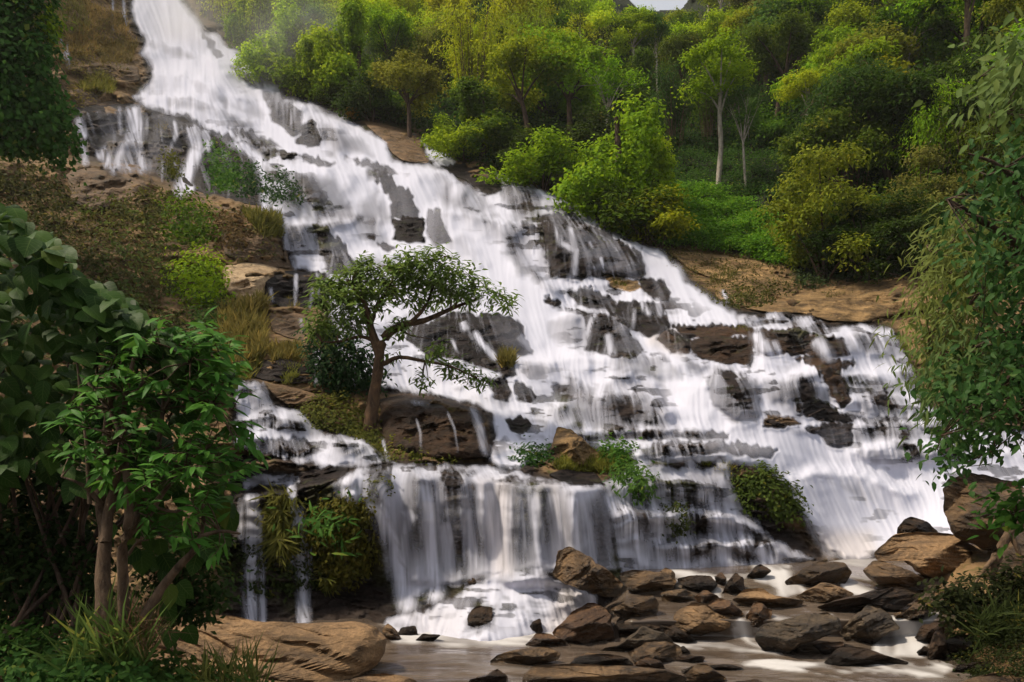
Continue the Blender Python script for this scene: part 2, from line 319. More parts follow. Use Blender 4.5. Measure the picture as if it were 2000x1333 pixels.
OC('B','tawny rock shelf under the dark overhang',[(520,612),(570,608),(620,625),(635,650),(590,668),(530,650)],.05)
OC('B','big cracked brown rock on the upper left bank',[(128,345),(150,325),(230,317),(275,325),(300,350),(290,372),(230,402),(180,415),(140,395)],.0)
OC('B','long brown rock whaleback above the straw grass',[(345,378),(400,372),(470,385),(530,410),(548,430),(500,425),(420,405),(370,398)],.0,.35)
OC('B','weathered brown rock ledge left of the upper falls',[(165,128),(210,120),(270,130),(275,160),(220,168),(170,155)],.0)
OC('B','brown rock ledge below the grassy hummock',[(125,178),(180,170),(245,190),(260,205),(200,212),(140,205)],.0,.35)
OC('D','black cliff face behind the small upper left fall',[(152,225),(160,212),(205,210),(240,206),(290,217),(350,226),(400,255),(420,285),(395,292),(350,282),(300,275),(235,278),(190,290),(158,270)],.16,.35)
OC('D','dark wet rock dome behind the fern clump',[(375,300),(400,275),(440,268),(475,285),(500,330),(512,395),(470,390),(400,372),(365,350)],.14,.4)
OC('D','thin dark ledge running under the dome shaped fall',[(1135,851),(1200,843),(1300,843),(1412,846),(1405,858),(1290,857),(1150,862)],.25,.35)
OC('B','brown rock slope under the green gold grass',[(425,455),(500,450),(560,488),(570,525),(520,522),(440,502)],.0,.35)
OC('D','dark rock ledge above the tan rock top',[(497,708),(560,703),(610,715),(615,745),(560,747),(500,736)],.05,.4)
OC('D','wet dark block in the falls above the tree crown',[(838,412),(862,412),(880,470),(850,482),(832,450)],.3,.5)
OC('D','dark rock step left of the widest chute',[(905,640),(960,628),(1005,640),(1020,672),(960,690),(910,672)],.15,.4)
OC('D','dark curved rock face beside the two wide curtains',[(1385,745),(1415,730),(1450,735),(1476,765),(1484,815),(1440,818),(1400,795)],.42,.5)
OC('S','brown layered rock between the plateau stream and the dome fall',[(1300,640),(1340,655),(1345,690),(1310,690),(1285,665)],.15,.4)
OC('D','dark wet rock below the ochre ledge stream',[(1110,570),(1160,565),(1205,585),(1195,605),(1130,598)],.2,.4)
OC('D','black step in the right hand tiers',[(1660,815),(1740,812),(1800,808),(1800,822),(1700,828)],.3,.35)
YO = YB2.copy()
VEIL = [(.55,[(1105,795),(1150,780),(1250,782),(1325,835),(1120,838)]),(.5,[(1088,755),(1112,742),(1145,757),(1150,786),(1095,788)]),(.4,[(1485,748),(1600,745),(1615,785),(1500,790)]),(.35,[(1200,712),(1330,712),(1335,742),(1210,735)]),(.35,[(1010,712),(1080,706),(1085,730),(1020,735)]),(.45,[(1665,745),(1785,745),(1790,768),(1675,768)]),(.45,[(1680,786),(1810,786),(1810,814),(1680,818)]),(.42,[(1665,836),(1850,832),(1850,862),(1668,866)]),(.4,[(1668,880),(1880,880),(1880,902),(1690,905)]),
(.35,[(292,146),(355,150),(365,180),(295,182)]),(.42,[(368,152),(432,176),(440,205),(375,188)]),(.45,[(435,198),(500,205),(525,240),(470,232)]),(.4,[(290,84),(330,86),(392,110),(380,124),(292,104)]),(.4,[(640,250),(700,272),(735,308),(650,300)]),(.48,[(482,312),(560,335),(560,362),(490,345)]),(.5,[(590,340),(650,345),(705,425),(640,428),(592,385)]),(.5,[(505,370),(575,365),(600,430),(555,425)]),(.4,[(850,372),(915,385),(930,412),(860,405)]),(.42,[(985,392),(1055,400),(1062,425),(1000,420)]),(.45,[(1062,385),(1142,400),(1172,436),(1080,418)]),(.38,[(978,352),(1050,372),(1050,388),(985,375)]),(.4,[(700,430),(735,430),(760,480),(715,480)]),(.45,[(560,450),(600,445),(620,500),(566,500)]),(.35,[(860,470),(905,450),(960,520),(930,530)]),(.45,[(960,440),(1000,450),(1040,530),(1010,540)]),(.3,[(1200,500),(1250,500),(1290,560),(1250,550)]),
(.4,[(1545,625),(1620,636),(1610,650),(1550,640)]),(.4,[(1650,655),(1750,658),(1755,695),(1660,695)]),(.35,[(690,790),(760,792),(765,815),(700,812)]),(.4,[(800,770),(905,785),(900,800),(800,790)]),(.4,[(480,760),(530,765),(545,800),(500,805)]),(.35,[(570,815),(640,835),(640,855),(575,840)]),(.4,[(1150,848),(1380,845),(1390,862),(1160,862)])]
for i, (k_, pts) in enumerate(VEIL):     # rounded rock under each veil
    sl = local(GX, GY, pts, 20); d = polysd(GX[sl], GY[sl], pts)+4*fbm(GX[sl]/20, GY[sl]/14, seed=i+500, o=3)
    wm = max(d.max(), 4); m = np.clip(d/(.9*wm), 0, 1)
    YO[sl] = np.minimum(YO[sl], YB2[sl]-.42*wm*2*np.sqrt(1-(1-m)**2)*YB[sl]/F)
YR = np.minimum(YR, YO+.004*YB*(1+fbm(GX/16, GY/8, seed=61, o=4)))
inside = np.zeros(GX.shape); owet = np.zeros(GX.shape)
for i, (kd, lb, pts, wet, th) in enumerate(OUTCROPS):
    sl = local(GX, GY, pts, 20); X = GX[sl]; Yg = GY[sl]
    d = polysd(X, Yg, pts)-2+((5.5*sm(10, -10, Yg-np.mean([q_[1] for q_ in pts]))*noise(X/5.5, Yg/80, i, 7)+4*fbm(X/16, Yg/12, seed=i, o=2)+2) if kd in 'DS' else 3*fbm(X/11, Yg/9, seed=i, o=3))
    wmax = max(d.max(), 4); m = np.clip(d/(.8*wmax), 0, 1)
    t = th*wmax*2*np.sqrt(1-(1-m)**2)*YB[sl]/F
    YO[sl] = np.minimum(YO[sl], YB2[sl]-t)
    k = sm(-2, 5, d)
    inside[sl] = np.maximum(inside[sl], k); owet[sl] = np.where(k > .3, wet, owet[sl])
# ------------------------------------------------------------------ where the water runs
WATER = [(1.0,[(255,-150),(262,40),(285,75),(272,105),(298,135),(292,165),(262,190),(280,205),(350,226),(413,262),(455,290),(490,330),(520,400),(552,433),(557,496),(575,528),(627,533),(645,560),(640,620),(660,690),(690,755),(760,765),(900,785),(955,810),(970,850),(945,900),(990,920),(1060,905),(1080,870),(1130,852),(1160,880),(1230,892),(1300,905),(1400,905),(1490,908),(1540,960),(1575,1010),(1600,1060),(1650,1095),(1700,1092),(1740,1070),(1850,1060),(2260,1050),(2260,850),(1950,838),(1850,815),(1804,783),(1790,748),(1773,710),(1750,657),(1724,632),(1678,634),(1622,633),(1580,615),(1538,611),(1440,615),(1416,598),(1370,570),(1335,542),(1321,521),(1300,493),(1210,459),(1178,438),(1146,399),(1118,382),(1066,371),(1003,348),(968,333),(950,380),(895,345),(850,326),(770,312),(750,277),(688,235),(624,205),(575,196),(536,172),(504,133),(466,98),(420,70),(396,67),(378,32),(343,-20),(343,-150)]),
(.77,[(655,930),(700,913),(770,906),(860,914),(900,904),(1000,915),(1080,938),(1180,945),(1215,1118),(1200,1118),(1130,1128),(1010,1120),(900,1140),(800,1170),(770,1080),(735,985),(690,972),(660,950)]),
(.66,[(1175,940),(1200,928),(1240,905),(1400,910),(1435,945),(1470,1010),(1540,1060),(1585,1092),(1520,1112),(1430,1122),(1290,1122),(1200,1118)]),
(1.0,[(745,1220),(780,1195),(840,1185),(900,1160),(940,1130),(990,1112),(1050,1112),(1110,1135),(1165,1160),(1160,1190),(1130,1235),(1060,1262),(900,1270),(790,1265)]),
(.9,[(432,735),(470,740),(515,745),(540,792),(575,800),(660,848),(730,866),(775,906),(700,914),(650,925),(600,905),(545,893),(500,880),(460,870),(455,840),(462,790)]),
(.8,[(465,932),(520,918),(560,925),(600,935),(560,950),(475,958)]),
(.95,[(808,266),(826,270),(840,284),(875,290),(910,324),(852,328),(830,292)]),
(.10,[(150,215),(205,208),(290,216),(350,226),(413,262),(490,330),(530,400),(340,372),(290,345),(220,320),(150,320)])]
THIN = [([(220,-40),(221,60)],3,.5),([(240,-40),(243,30),(252,62)],4,.7),([(420,70),(432,85)],4,.6),([(118,70),(124,100),(134,130)],6,.55),([(130,80),(134,130)],4,.6),
([(258,203),(268,240),(262,274)],20,.85),([(232,205),(236,260)],8,.35),([(255,274),(235,300),(228,326)],16,.6),([(262,274),(270,300),(282,326)],14,.6),([(248,276),(252,326)],14,.5),([(152,228),(158,250),(163,264)],8,.85),([(160,270),(168,318)],7,.5),([(188,310),(205,298),(215,320)],14,.6),
([(338,232),(344,262),(330,300)],6,.6),([(372,242),(388,288)],14,.75),([(400,250),(405,288)],10,.6),([(392,286),(378,310),(362,345),(352,372)],14,.95),([(340,372),(372,368)],9,.8),([(418,275),(390,300),(372,330)],6,.7),
([(440,278),(480,288),(505,312),(516,350),(520,405)],11,1.0),([(500,300),(516,340)],9,.9),([(547,325),(549,385)],4,.6),([(340,300),(346,350)],4,.4),([(318,310),(316,355)],4,.4),
([(600,300),(575,330),(555,380)],10,.4),
([(925,645),(940,670),(965,698)],7,.95),([(903,628),(908,640)],9,.8),([(880,660),(895,690)],4,.6),([(1010,655),(1040,680)],10,.5),
([(1083,430),(1095,475),(1125,490),(1122,535)],7,.7),([(1112,440),(1122,490)],8,.6),([(1172,500),(1180,530)],5,.8),([(1150,470),(1160,490)],4,.5),([(1210,510),(1215,535)],6,.3),
([(1120,535),(1112,555),(1150,560)],9,.6),([(1165,605),(1150,640),(1145,670)],6,.8),([(1185,650),(1195,690)],9,.6),([(1250,580),(1265,612)],7,.7),([(1280,580),(1290,612)],8,.5),([(1240,600),(1236,640)],5,.5),
([(1474,646),(1485,670),(1480,712)],13,.85),([(1490,660),(1515,712)],9,.8),([(1510,662),(1530,708)],7,.7),([(1470,628),(1480,645)],7,.7),([(1590,660),(1620,696)],14,.7),([(1655,650),(1680,696)],16,.9),([(1715,650),(1728,700)],14,.7),([(1742,655),(1748,695)],6,.6),
([(812,815),(821,845),(822,884)],3,.28),([(872,800),(888,838),(895,885)],3,.3),([(915,795),(928,808),(938,840),(948,885)],9,.45),([(745,855),(758,895)],4,.7),([(800,785),(835,790)],6,.4),
([(618,530),(620,545),(622,600)],3.5,.35),([(578,532),(578,545),(576,595)],4.5,.5),([(528,560),(532,590)],4,.4),([(612,560),(606,600)],4,.4),([(610,688),(622,690),(618,745)],7,.85),([(588,620),(592,650)],4,.5),([(1410,565),(1422,590)],4,.8),
([(488,962),(492,1000),(490,1225)],15,.8),([(472,970),(470,1050)],7,.45),([(508,980),(512,1215)],9,.55),([(568,935),(575,1000)],9,.75),([(580,985),(590,1060),(594,1225)],13,.8),([(605,1060),(606,1110)],9,.5),([(570,1070),(568,1110)],6,.35),
([(700,975),(745,1000),(775,1060),(795,1180)],17,1.0),([(670,930),(690,965)],18,.9),([(740,940),(760,985),(800,1010)],12,.7),([(820,930),(838,1000),(850,1160)],15,1.0),([(800,990),(790,1040)],10,.6),([(868,1010),(878,1120)],12,.65),([(910,980),(925,1100)],18,.6),
([(950,945),(960,1000),(975,1120)],22,.95),([(985,945),(990,1120)],16,1.0),([(1045,950),(1050,1120)],14,.7),([(1080,950),(1098,1070)],15,.9),([(1110,955),(1130,1080)],14,.9),([(1140,955),(1160,1100)],10,.75),([(1020,955),(1022,1115)],8,.35),
([(1185,950),(1225,1010),(1262,1115)],22,.75),([(1200,935),(1250,990)],12,.7),([(1290,935),(1290,1115)],14,.9),([(1265,930),(1280,1000)],10,.7),([(1370,945),(1400,1000),(1420,1060)],22,.75),([(1330,1000),(1340,1110)],16,.8),([(1410,1005),(1450,1060)],22,.8),([(1480,1065),(1510,1105)],18,.9),([(1400,1065),(1430,1115)],22,.85),
([(1345,895),(1355,925)],10,.6),([(1400,890),(1420,930)],10,.6),([(1470,890),(1500,930)],10,.5),([(1240,880),(1260,905)],12,.7),([(1560,960),(1590,1020),(1620,1080)],16,.5)]
DRY = [(.55,[(860,945),(905,950),(905,1120),(862,1110)]),(.45,[(1008,950),(1036,950),(1040,1115),(1010,1110)]),(.6,[(1138,1000),(1180,950),(1195,1030),(1215,1115),(1160,1118)]),(.5,[(1225,940),(1262,940),(1270,1060),(1250,1060)]),(.7,[(1420,945),(1445,930),(1520,960),(1560,1010),(1570,1060),(1500,1020),(1450,1000)]),(.6,[(620,440),(655,470),(640,520),(620,480)]),
(.45,[(1380,742),(1400,724),(1440,727),(1470,747),(1487,790),(1492,820),(1440,825),(1400,800)]),(.5,[(838,415),(862,415),(878,470),(845,480)]),(.42,[(905,380),(935,385),(985,420),(1002,442),(960,428)]),(.45,[(1064,622),(1100,616),(1140,618),(1150,640),(1140,667),(1100,670),(1074,662)]),(.45,[(1085,754),(1110,742),(1142,755),(1152,775),(1110,787),(1090,780)]),(.4,[(336,92),(360,92),(384,118),(370,122)]),(.35,[(373,187),(400,190),(442,215),(454,234),(420,227),(380,207)]),(.3,[(640,300),(690,310),(720,330),(690,332)]),(.3,[(1040,440),(1062,430),(1078,520),(1060,540)]),
(.3,[(1130,800),(1190,780),(1260,800),(1300,836),(1140,836)]),(.35,[(575,330),(610,345),(650,420),(600,430),(560,390)]),(.3,[(1560,740),(1605,745),(1620,780),(1580,780)]),(.25,[(1690,740),(1760,745),(1780,770),(1700,770)]),(.75,[(905,1215),(935,1182),(968,1185),(970,1237),(912,1237)]),(.3,[(1030,1215),(1058,1208),(1060,1237),(1030,1237)]),(.35,[(765,1215),(820,1205),(840,1240),(790,1250)]),
(.8,[(700,330),(760,335),(760,345),(720,345)]),(.5,[(690,400),(740,370),(765,430),(730,440)]),(.35,[(570,235),(620,260),(600,290),(560,262)]),(.4,[(985,385),(1030,405),(1050,425),(1010,425)])]
DRY += VEIL
dens = np.zeros(GX.shape)
wob = 7*fbm(GX/28, GY/28, seed=31, o=3)
for dv, pts in WATER:
    sl = local(GX, GY, pts, 30)
    d = polysd(GX[sl], GY[sl], pts)+wob[sl]
    dens[sl] = np.maximum(dens[sl], dv*sm(-5, 13, d))
for dv, pts in DRY:
    sl = local(GX, GY, pts, 40); dens[sl] *= 1-dv*sm(-14, 18, polysd(GX[sl], GY[sl], pts)+1.1*wob[sl]+6*noise(GX[sl]/9, GY[sl]/40, 0, 71))
wetdens = dens.copy()
dens = dens*(1-inside)+np.minimum(dens, owet)*inside
thin = np.zeros(GX.shape)
for pts, wd, dv in THIN:
    if 640 < pts[0][0] < 1240 and pts[0][1] > 920: wd *= 1.35; dv = min(1, dv*1.1)
    sl = local(GX, GY, pts, 3*wd+6); d, t = segdist(GX[sl], GY[sl], pts, False)
    d = d+.25*wd*noise(GX[sl]/6, GY[sl]/50, 0, 77)
    thin[sl] = np.maximum(thin[sl], dv*np.exp(-(d/(wd*.8))**2)*sm(0, .22, t+.03)*(1-.6*sm(.55, 1, t)*(wd < 7)))
# flow direction from the fall of the smoothed surface, then streaks drawn out along it
YW0 = blur(np.minimum(YS, YO), 2.2)-.005*YB
Yf = blur(YW0, 4)
def flowdir(Yf):
    Pp = P3(GX, GY, Yf); Tu = np.gradient(Pp, axis=1); Tv = np.gradient(Pp, axis=0)
    E = (Tu*Tu).sum(-1); G_ = (Tu*Tv).sum(-1); H_ = (Tv*Tv).sum(-1); det = E*H_-G_*G_+1e-9
    zu = Tu[..., 2]; zv = Tv[..., 2]
    vu = -(H_*zu-G_*zv)/det; vv = -(E*zv-G_*zu)/det
    l = np.hypot(vu, vv)+1e-9; return vu/l, vv/l
vu, vv = flowdir(Yf)
tilt = .12+.45*sm(650, 250, GY)*sm(250, 330, GX)+.35*sm(1480, 1600, GX)*sm(860, 930, GY)*sm(1120, 1060, GY)
vu = .45*np.clip(vu, -.9, .9)+.55*tilt; vv = np.maximum(vv, .3)*.45+.55
l = np.hypot(vu, vv); vu /= l; vv /= l
vu = blur(vu, 2); vv = blur(vv, 2)
stop = np.where(LIP, .04, 1.0); vu *= stop; vv *= stop
def lic(nz, vu, vv, n):
    acc = nz.copy(); R, C = nz.shape; ii, jj = np.indices(nz.shape).astype(float)
    for sgn in (1, -1):
        r = ii.copy(); c = jj.copy()
        for k in range(n):
            a = np.clip(np.rint(r), 0, R-1).astype(int); b = np.clip(np.rint(c), 0, C-1).astype(int)
            r += sgn*vv[a, b]; c += sgn*vu[a, b]
            r0 = np.clip(np.floor(r), 0, R-2).astype(int); c0 = np.clip(np.floor(c), 0, C-2).astype(int)
            fr = np.clip(r-r0, 0, 1); fc = np.clip(c-c0, 0, 1)
            acc += ((nz[r0, c0]*(1-fc)+nz[r0, c0+1]*fc)*(1-fr)+(nz[r0+1, c0]*(1-fc)+nz[r0+1, c0+1]*fc)*fr)*math.exp(-(k/n)**2*1.5)
    return acc
rng = np.random.default_rng(4)
w0 = rng.normal(size=GX.shape)
nz = blur(w0, 1.0)/blur(w0, 1.0).std()+.6*blur(rng.normal(size=GX.shape), 2.2)/.128
stk = lic(nz, vu, vv, 26); stk = (stk-blur(stk, 26)); stk = stk/stk.std()
stk = np.clip(stk, -2.6, 2.6)
dz = (np.gradient(YW0, axis=0)); hz_ = -np.gradient(CH+(HZ-GY)*YW0/F, axis=0)
steep = blur(sm(.5, .05, -dz/np.maximum(hz_, 1e-3)), 1.2)
core = blur(np.maximum(dens, .5*thin), 3)
FACE = blur(FACE, .8)*(1-.8*chute)
far_ = sm(330, 120, GY)
low = lic(blur(rng.normal(size=GX.shape), 5.5), vu, vv, 30); low = low-blur(low, 40); low = np.clip(low/low.std(), -2, 2)
fine = np.clip(lic(blur(rng.normal(size=GX.shape), .55), vu, vv, 22), -99, 99); fine = fine-blur(fine, 8); fine = np.clip(fine/fine.std(), -2.6, 2.6)
gap = sm(.40, .56, fbm(GX/52, GY/15, seed=51, o=3)+.10*noise(GX/6, GY/60, 0, 52))*(1-CURT)*(1-chute)*sm(1255, 1180, GY)*(1-.75*far_)
xs = dens*(1.0+.2*chute)*(1-.50*FACE)*(1-.6*gap)-.05*steep*dens
amp_ = (1-.6*chute)*sm(0, .3, dens)
x = xs+amp_*((.04+.11*FACE)*low+(.022+.035*FACE)*stk+(.025+.04*FACE)*fine)
far = sm(420, 150, GY)*sm(1.2, .9, np.abs((GX-330)/120))
x = x+.15*far
film = owet*inside*np.clip(.55*fine+.55*stk-.25, 0, 1.6)*.9
alpha = np.clip(np.maximum((x-.10)/.86, film), 0, 1)*sm(.015, .12, dens)
alpha = np.maximum(alpha, np.clip(thin*(.92+.16*stk+.16*fine), 0, 1)*sm(.02, .1, thin))
for (bx, by, r_) in ((385,25,70),(545,175,55),(650,195,40),(1150,395,30),(1330,530,40),(1400,585,45),(1660,1075,60),(975,1115,45),(1060,680,60)):   # spray
    alpha = alpha+(1-alpha)*.33*np.exp(-((GX-bx)**2+(GY-by)**2)/(r_*.7)**2)*sm(0.0, .25, core)
alpha = np.clip(alpha, 0, 1)
tanm = np.zeros(GX.shape)
for pts, k in (([(940,940),(1000,940),(1000,1120),(965,1120)],.26),([(1050,945),(1090,945),(1130,1090),(1080,1090)],.24),([(1560,1040),(1700,1040),(1720,1095),(1600,1095)],.35),([(1270,650),(1340,650),(1330,690),(1270,670)],.4),([(1100,1150),(1165,1160),(1130,1235),(1060,1235)],.3),([(900,1190),(800,1200),(800,1250),(900,1250)],.12)):
    tanm = np.maximum(tanm, k*sm(-20, 15, polysd(GX, GY, pts)))
YWT = YW0-.0009*YB*stk*np.clip(dens, 0, 1)-.004*YB*sm(.3, 1, dens)
foamz = sm(-10, 25, polysd(GX, GY, WATER[3][1]))
YWT -= foamz*.13*(blur(np.abs(fbm(GX/48, GY/30, seed=90, o=2)), 2)*1.6-.3)
# ------------------------------------------------------------------ materials of the land and the water
def mat_land():
    m = M('land'); p = m.geo(); dark = m.attr('dark'); hill_ = m.attr('hill')
    str_ = m.noise(1.0, 6, .62, m.scalev(p, (.35, .35, 2.6), (.12, .05, 0))); gr = m.noise(3.2, 5, .6, p); big = m.noise(.35, 3, .5, p)
    wetc = m.mix(m.mapr(str_, .35, .7), rgb(.006, .0045, .0045), rgb(.038, .026, .021))
    dry = m.mix(m.mapr(str_, .35, .68), rgb(.045, .027, .014), rgb(.25, .155, .075))
    dry = m.mix(m.mapr(gr, .55, .7), dry, rgb(.085, .078, .022))
    soil = m.mix(m.mapr(gr, .35, .7), rgb(.006, .009, .003), rgb(.018, .026, .007))
    c = m.mix(dark, dry, wetc); c = m.mix(hill_, c, soil)
    c = m.mix(m.math('MULTIPLY', m.mapr(big, .56, .66), m.math('MULTIPLY', dark, .55)), c, rgb(.05, .055, .012))
    b = m.bump(str_, .6, .35); b = m.bump(gr, .5, .12, b)
    r = m.mix(dark, .88, .62, 'FLOAT')
    return m.end(m.pbsdf(c, r, .14, b))
def mat_water():
    m = M('falling_water'); a = m.attr('thick'); tn = m.attr('silt')
    c = m.mix(tn, rgb(.63, .635, .745), rgb(.62, .50, .37))
    q = m.n('BsdfDiffuse'); m.L(c, q.inputs[0]); tl = m.n('BsdfTranslucent'); m.L(c, tl.inputs[0])
    mx = m.n('MixShader'); mx.inputs[0].default_value = .22; m.L(q.outputs[0], mx.inputs[1]); m.L(tl.outputs[0], mx.inputs[2])
    t = m.n('BsdfTransparent'); mm = m.n('MixShader'); m.L(a, mm.inputs[0]); m.L(t.outputs[0], mm.inputs[1]); m.L(mx.outputs[0], mm.inputs[2])
    return m.end(mm.outputs[0])
def mat_river():
    m = M('murky_water'); f = m.attr('foam'); p = m.geo()
    n = m.noise(1.0, 4, .55, m.scalev(p, (.5, 2.4, 1)), .6)
    c = m.mix(m.mapr(n, .35, .7), rgb(.066, .048, .036), rgb(.138, .106, .082))
    c = m.mix(f, c, rgb(.50, .48, .475)); b = m.bump(n, .25, .12)
    r = m.mix(f, .14, .8, 'FLOAT')
    return m.end(m.pbsdf(c, r, .4, b))
MAT_LAND = mat_land(); MAT_WATER = mat_water(); MAT_RIVER = mat_river()
darkw = np.clip(sm(.02, .35, blur(np.maximum(wetdens, .0), 7)), 0, 1)*(1-hill)
darkw = np.maximum(darkw, sm(-20, 30, polysd(GX, GY, [(420,880),(700,930),(1180,950),(1440,930),(1600,1060),(1650,1120),(1200,1240),(740,1260),(420,1240)])))
darkw = np.maximum(darkw, .9*sm(-15, 20, polysd(GX, GY, [(150,212),(350,226),(500,330),(530,400),(340,372),(290,345),(150,322)])))
sky_cut = np.interp(GX, [-300,1080,1150,1225,1250,1330,1350,1420,2300], [-200,-200,-60,-5,22,18,-10,-120,-200])
keep = (GY > sky_cut)[:-1, :-1]
under = sm(.12, .4, np.minimum(alpha, blur(alpha, 1.5)))
YL = np.where(alpha > .04, np.maximum(YR, YWT+.012*YB*under), YR)
V = P3(GX, GY, YL).reshape(-1, 3)
Vc, Fc, At = compact(V, gridfaces(NR, NC, keep), {'dark': darkw, 'hill': hill})
land = mesh_np('hillside', Vc, Fc, [MAT_LAND], At); land['kind'] = 'structure'
kw = blur((alpha > .012).astype(float), 1.2) > .02
kw = kw[:-1, :-1] & (GY < 1300)[:-1, :-1]
V = P3(GX, GY, YWT).reshape(-1, 3)
Vc, Fc, At = compact(V, gridfaces(NR, NC, kw), {'thick': alpha, 'silt': tanm})
fallw = mesh_np('waterfall_water', Vc, Fc, [MAT_WATER], At); fallw['kind'] = 'structure'
# ------------------------------------------------------------------ the stream and pool in front
rx = np.arange(-400, 2420, 5.0); ry = np.concatenate([np.arange(1075, 1345, 2.6), np.arange(1345, 1900, 30.0), np.array([2200., 3000., 6000.])])
RX, RY = np.meshgrid(rx, ry)
def river_z(px, py):
    right = sm(1120, 1240, px)*sm(2300, 2200, px)
    ramp = np.interp(py, [1080,1112,1128,1160,1172,1205,1212,1243,1252,1300], [1.0,.92,.88,.62,.55,.46,.43,.10,.06,0])
    return right*ramp
rz = river_z(RX, RY)
RYd = F*(CH-rz)/(RY-HZ)
foam = np.zeros(RX.shape)
for k, s_, pts in ((1.0,16,[(750,1225),(1160,1160),(1150,1215),(1090,1255),(1000,1258),(900,1262),(780,1254)]),(.95,10,[(1440,1205),(1476,1205),(1490,1240),(1460,1252),(1430,1250)]),(1.0,10,[(1745,1205),(1775,1215),(1830,1200),(1800,1280),(1740,1290),(1690,1280)]),(.85,9,[(1460,1120),(1540,1108),(1575,1165),(1520,1168),(1500,1140)]),
    (.75,14,[(1320,1262),(1400,1245),(1490,1243),(1520,1275),(1400,1270)]),(.7,9,[(1440,1296),(1520,1288),(1620,1296),(1560,1306)]),(.75,9,[(1600,1310),(1760,1300),(1860,1298),(1840,1316),(1640,1318)]),(.9,12,[(1610,1090),(1720,1085),(1700,1108),(1620,1104)]),(.6,10,[(1500,1195),(1580,1190),(1620,1205),(1520,1212)]),(.6,8,[(1645,1112),(1690,1120),(1720,1160),(1660,1158)]),(.7,8,[(1180,1120),(1300,1118),(1460,1122),(1450,1132),(1200,1140)]),(.6,8,[(1388,1135),(1410,1135),(1405,1172),(1395,1172)])):
    foam = np.maximum(foam, k*sm(-s_, s_*.8, polysd(RX, RY, pts)+7*fbm(RX/40, RY/12, seed=5, o=3)))
wn = rng.normal(size=RX.shape)
vx = np.where(RX < 1180, 1.0, .8); vy = .15*np.sin(RX/130)+.28*(RX > 1180)
for (x0, x1, y0, y1) in ((1425,1495,1200,1255),(1680,1840,1205,1290),(1450,1580,1110,1168)):
    kk = (RX > x0) & (RX < x1) & (RY > y0) & (RY < y1); vx = np.where(kk, .1, vx); vy = np.where(kk, 1.0, vy)
vx = blur(vx, 3); vy = blur(vy, 3)
rs = lic(blur(wn, .7)/.4+blur(rng.normal(size=RX.shape), 2.2)/.13, vx, vy, 16); rs = np.clip((rs-blur(rs, 14))/rs.std(), -2.5, 2.5)
amb = .10*sm(1262, 1300, RY)*sm(760, 900, RX)
foam = np.clip(sm(.12, 1.0, foam*.80+.34*rs*(foam > .03)*(1-.35*foam))+amb*np.clip(rs, 0, 2)*.8, 0, 1)
V = P3(RX, RY, RYd); V[..., 2] += .012*rs*sm(1900, 1300, RY)
river = mesh_np('stream_water', V.reshape(-1, 3), gridfaces(*RX.shape), [MAT_RIVER], {'foam': foam}); river['kind'] = 'structure'
g = np.linspace(-1, 1, 60); g = np.sign(g)*np.abs(g)**2.0*300
A, B = np.meshgrid(g, g); bed = mesh_np('ground', np.stack([A, B, -.9+.1*noise(A/9, B/9)], -1).reshape(-1, 3), gridfaces(60, 60), [MAT_LAND], {'dark': np.zeros(3600), 'hill': np.ones(3600)}); bed['kind'] = 'structure'
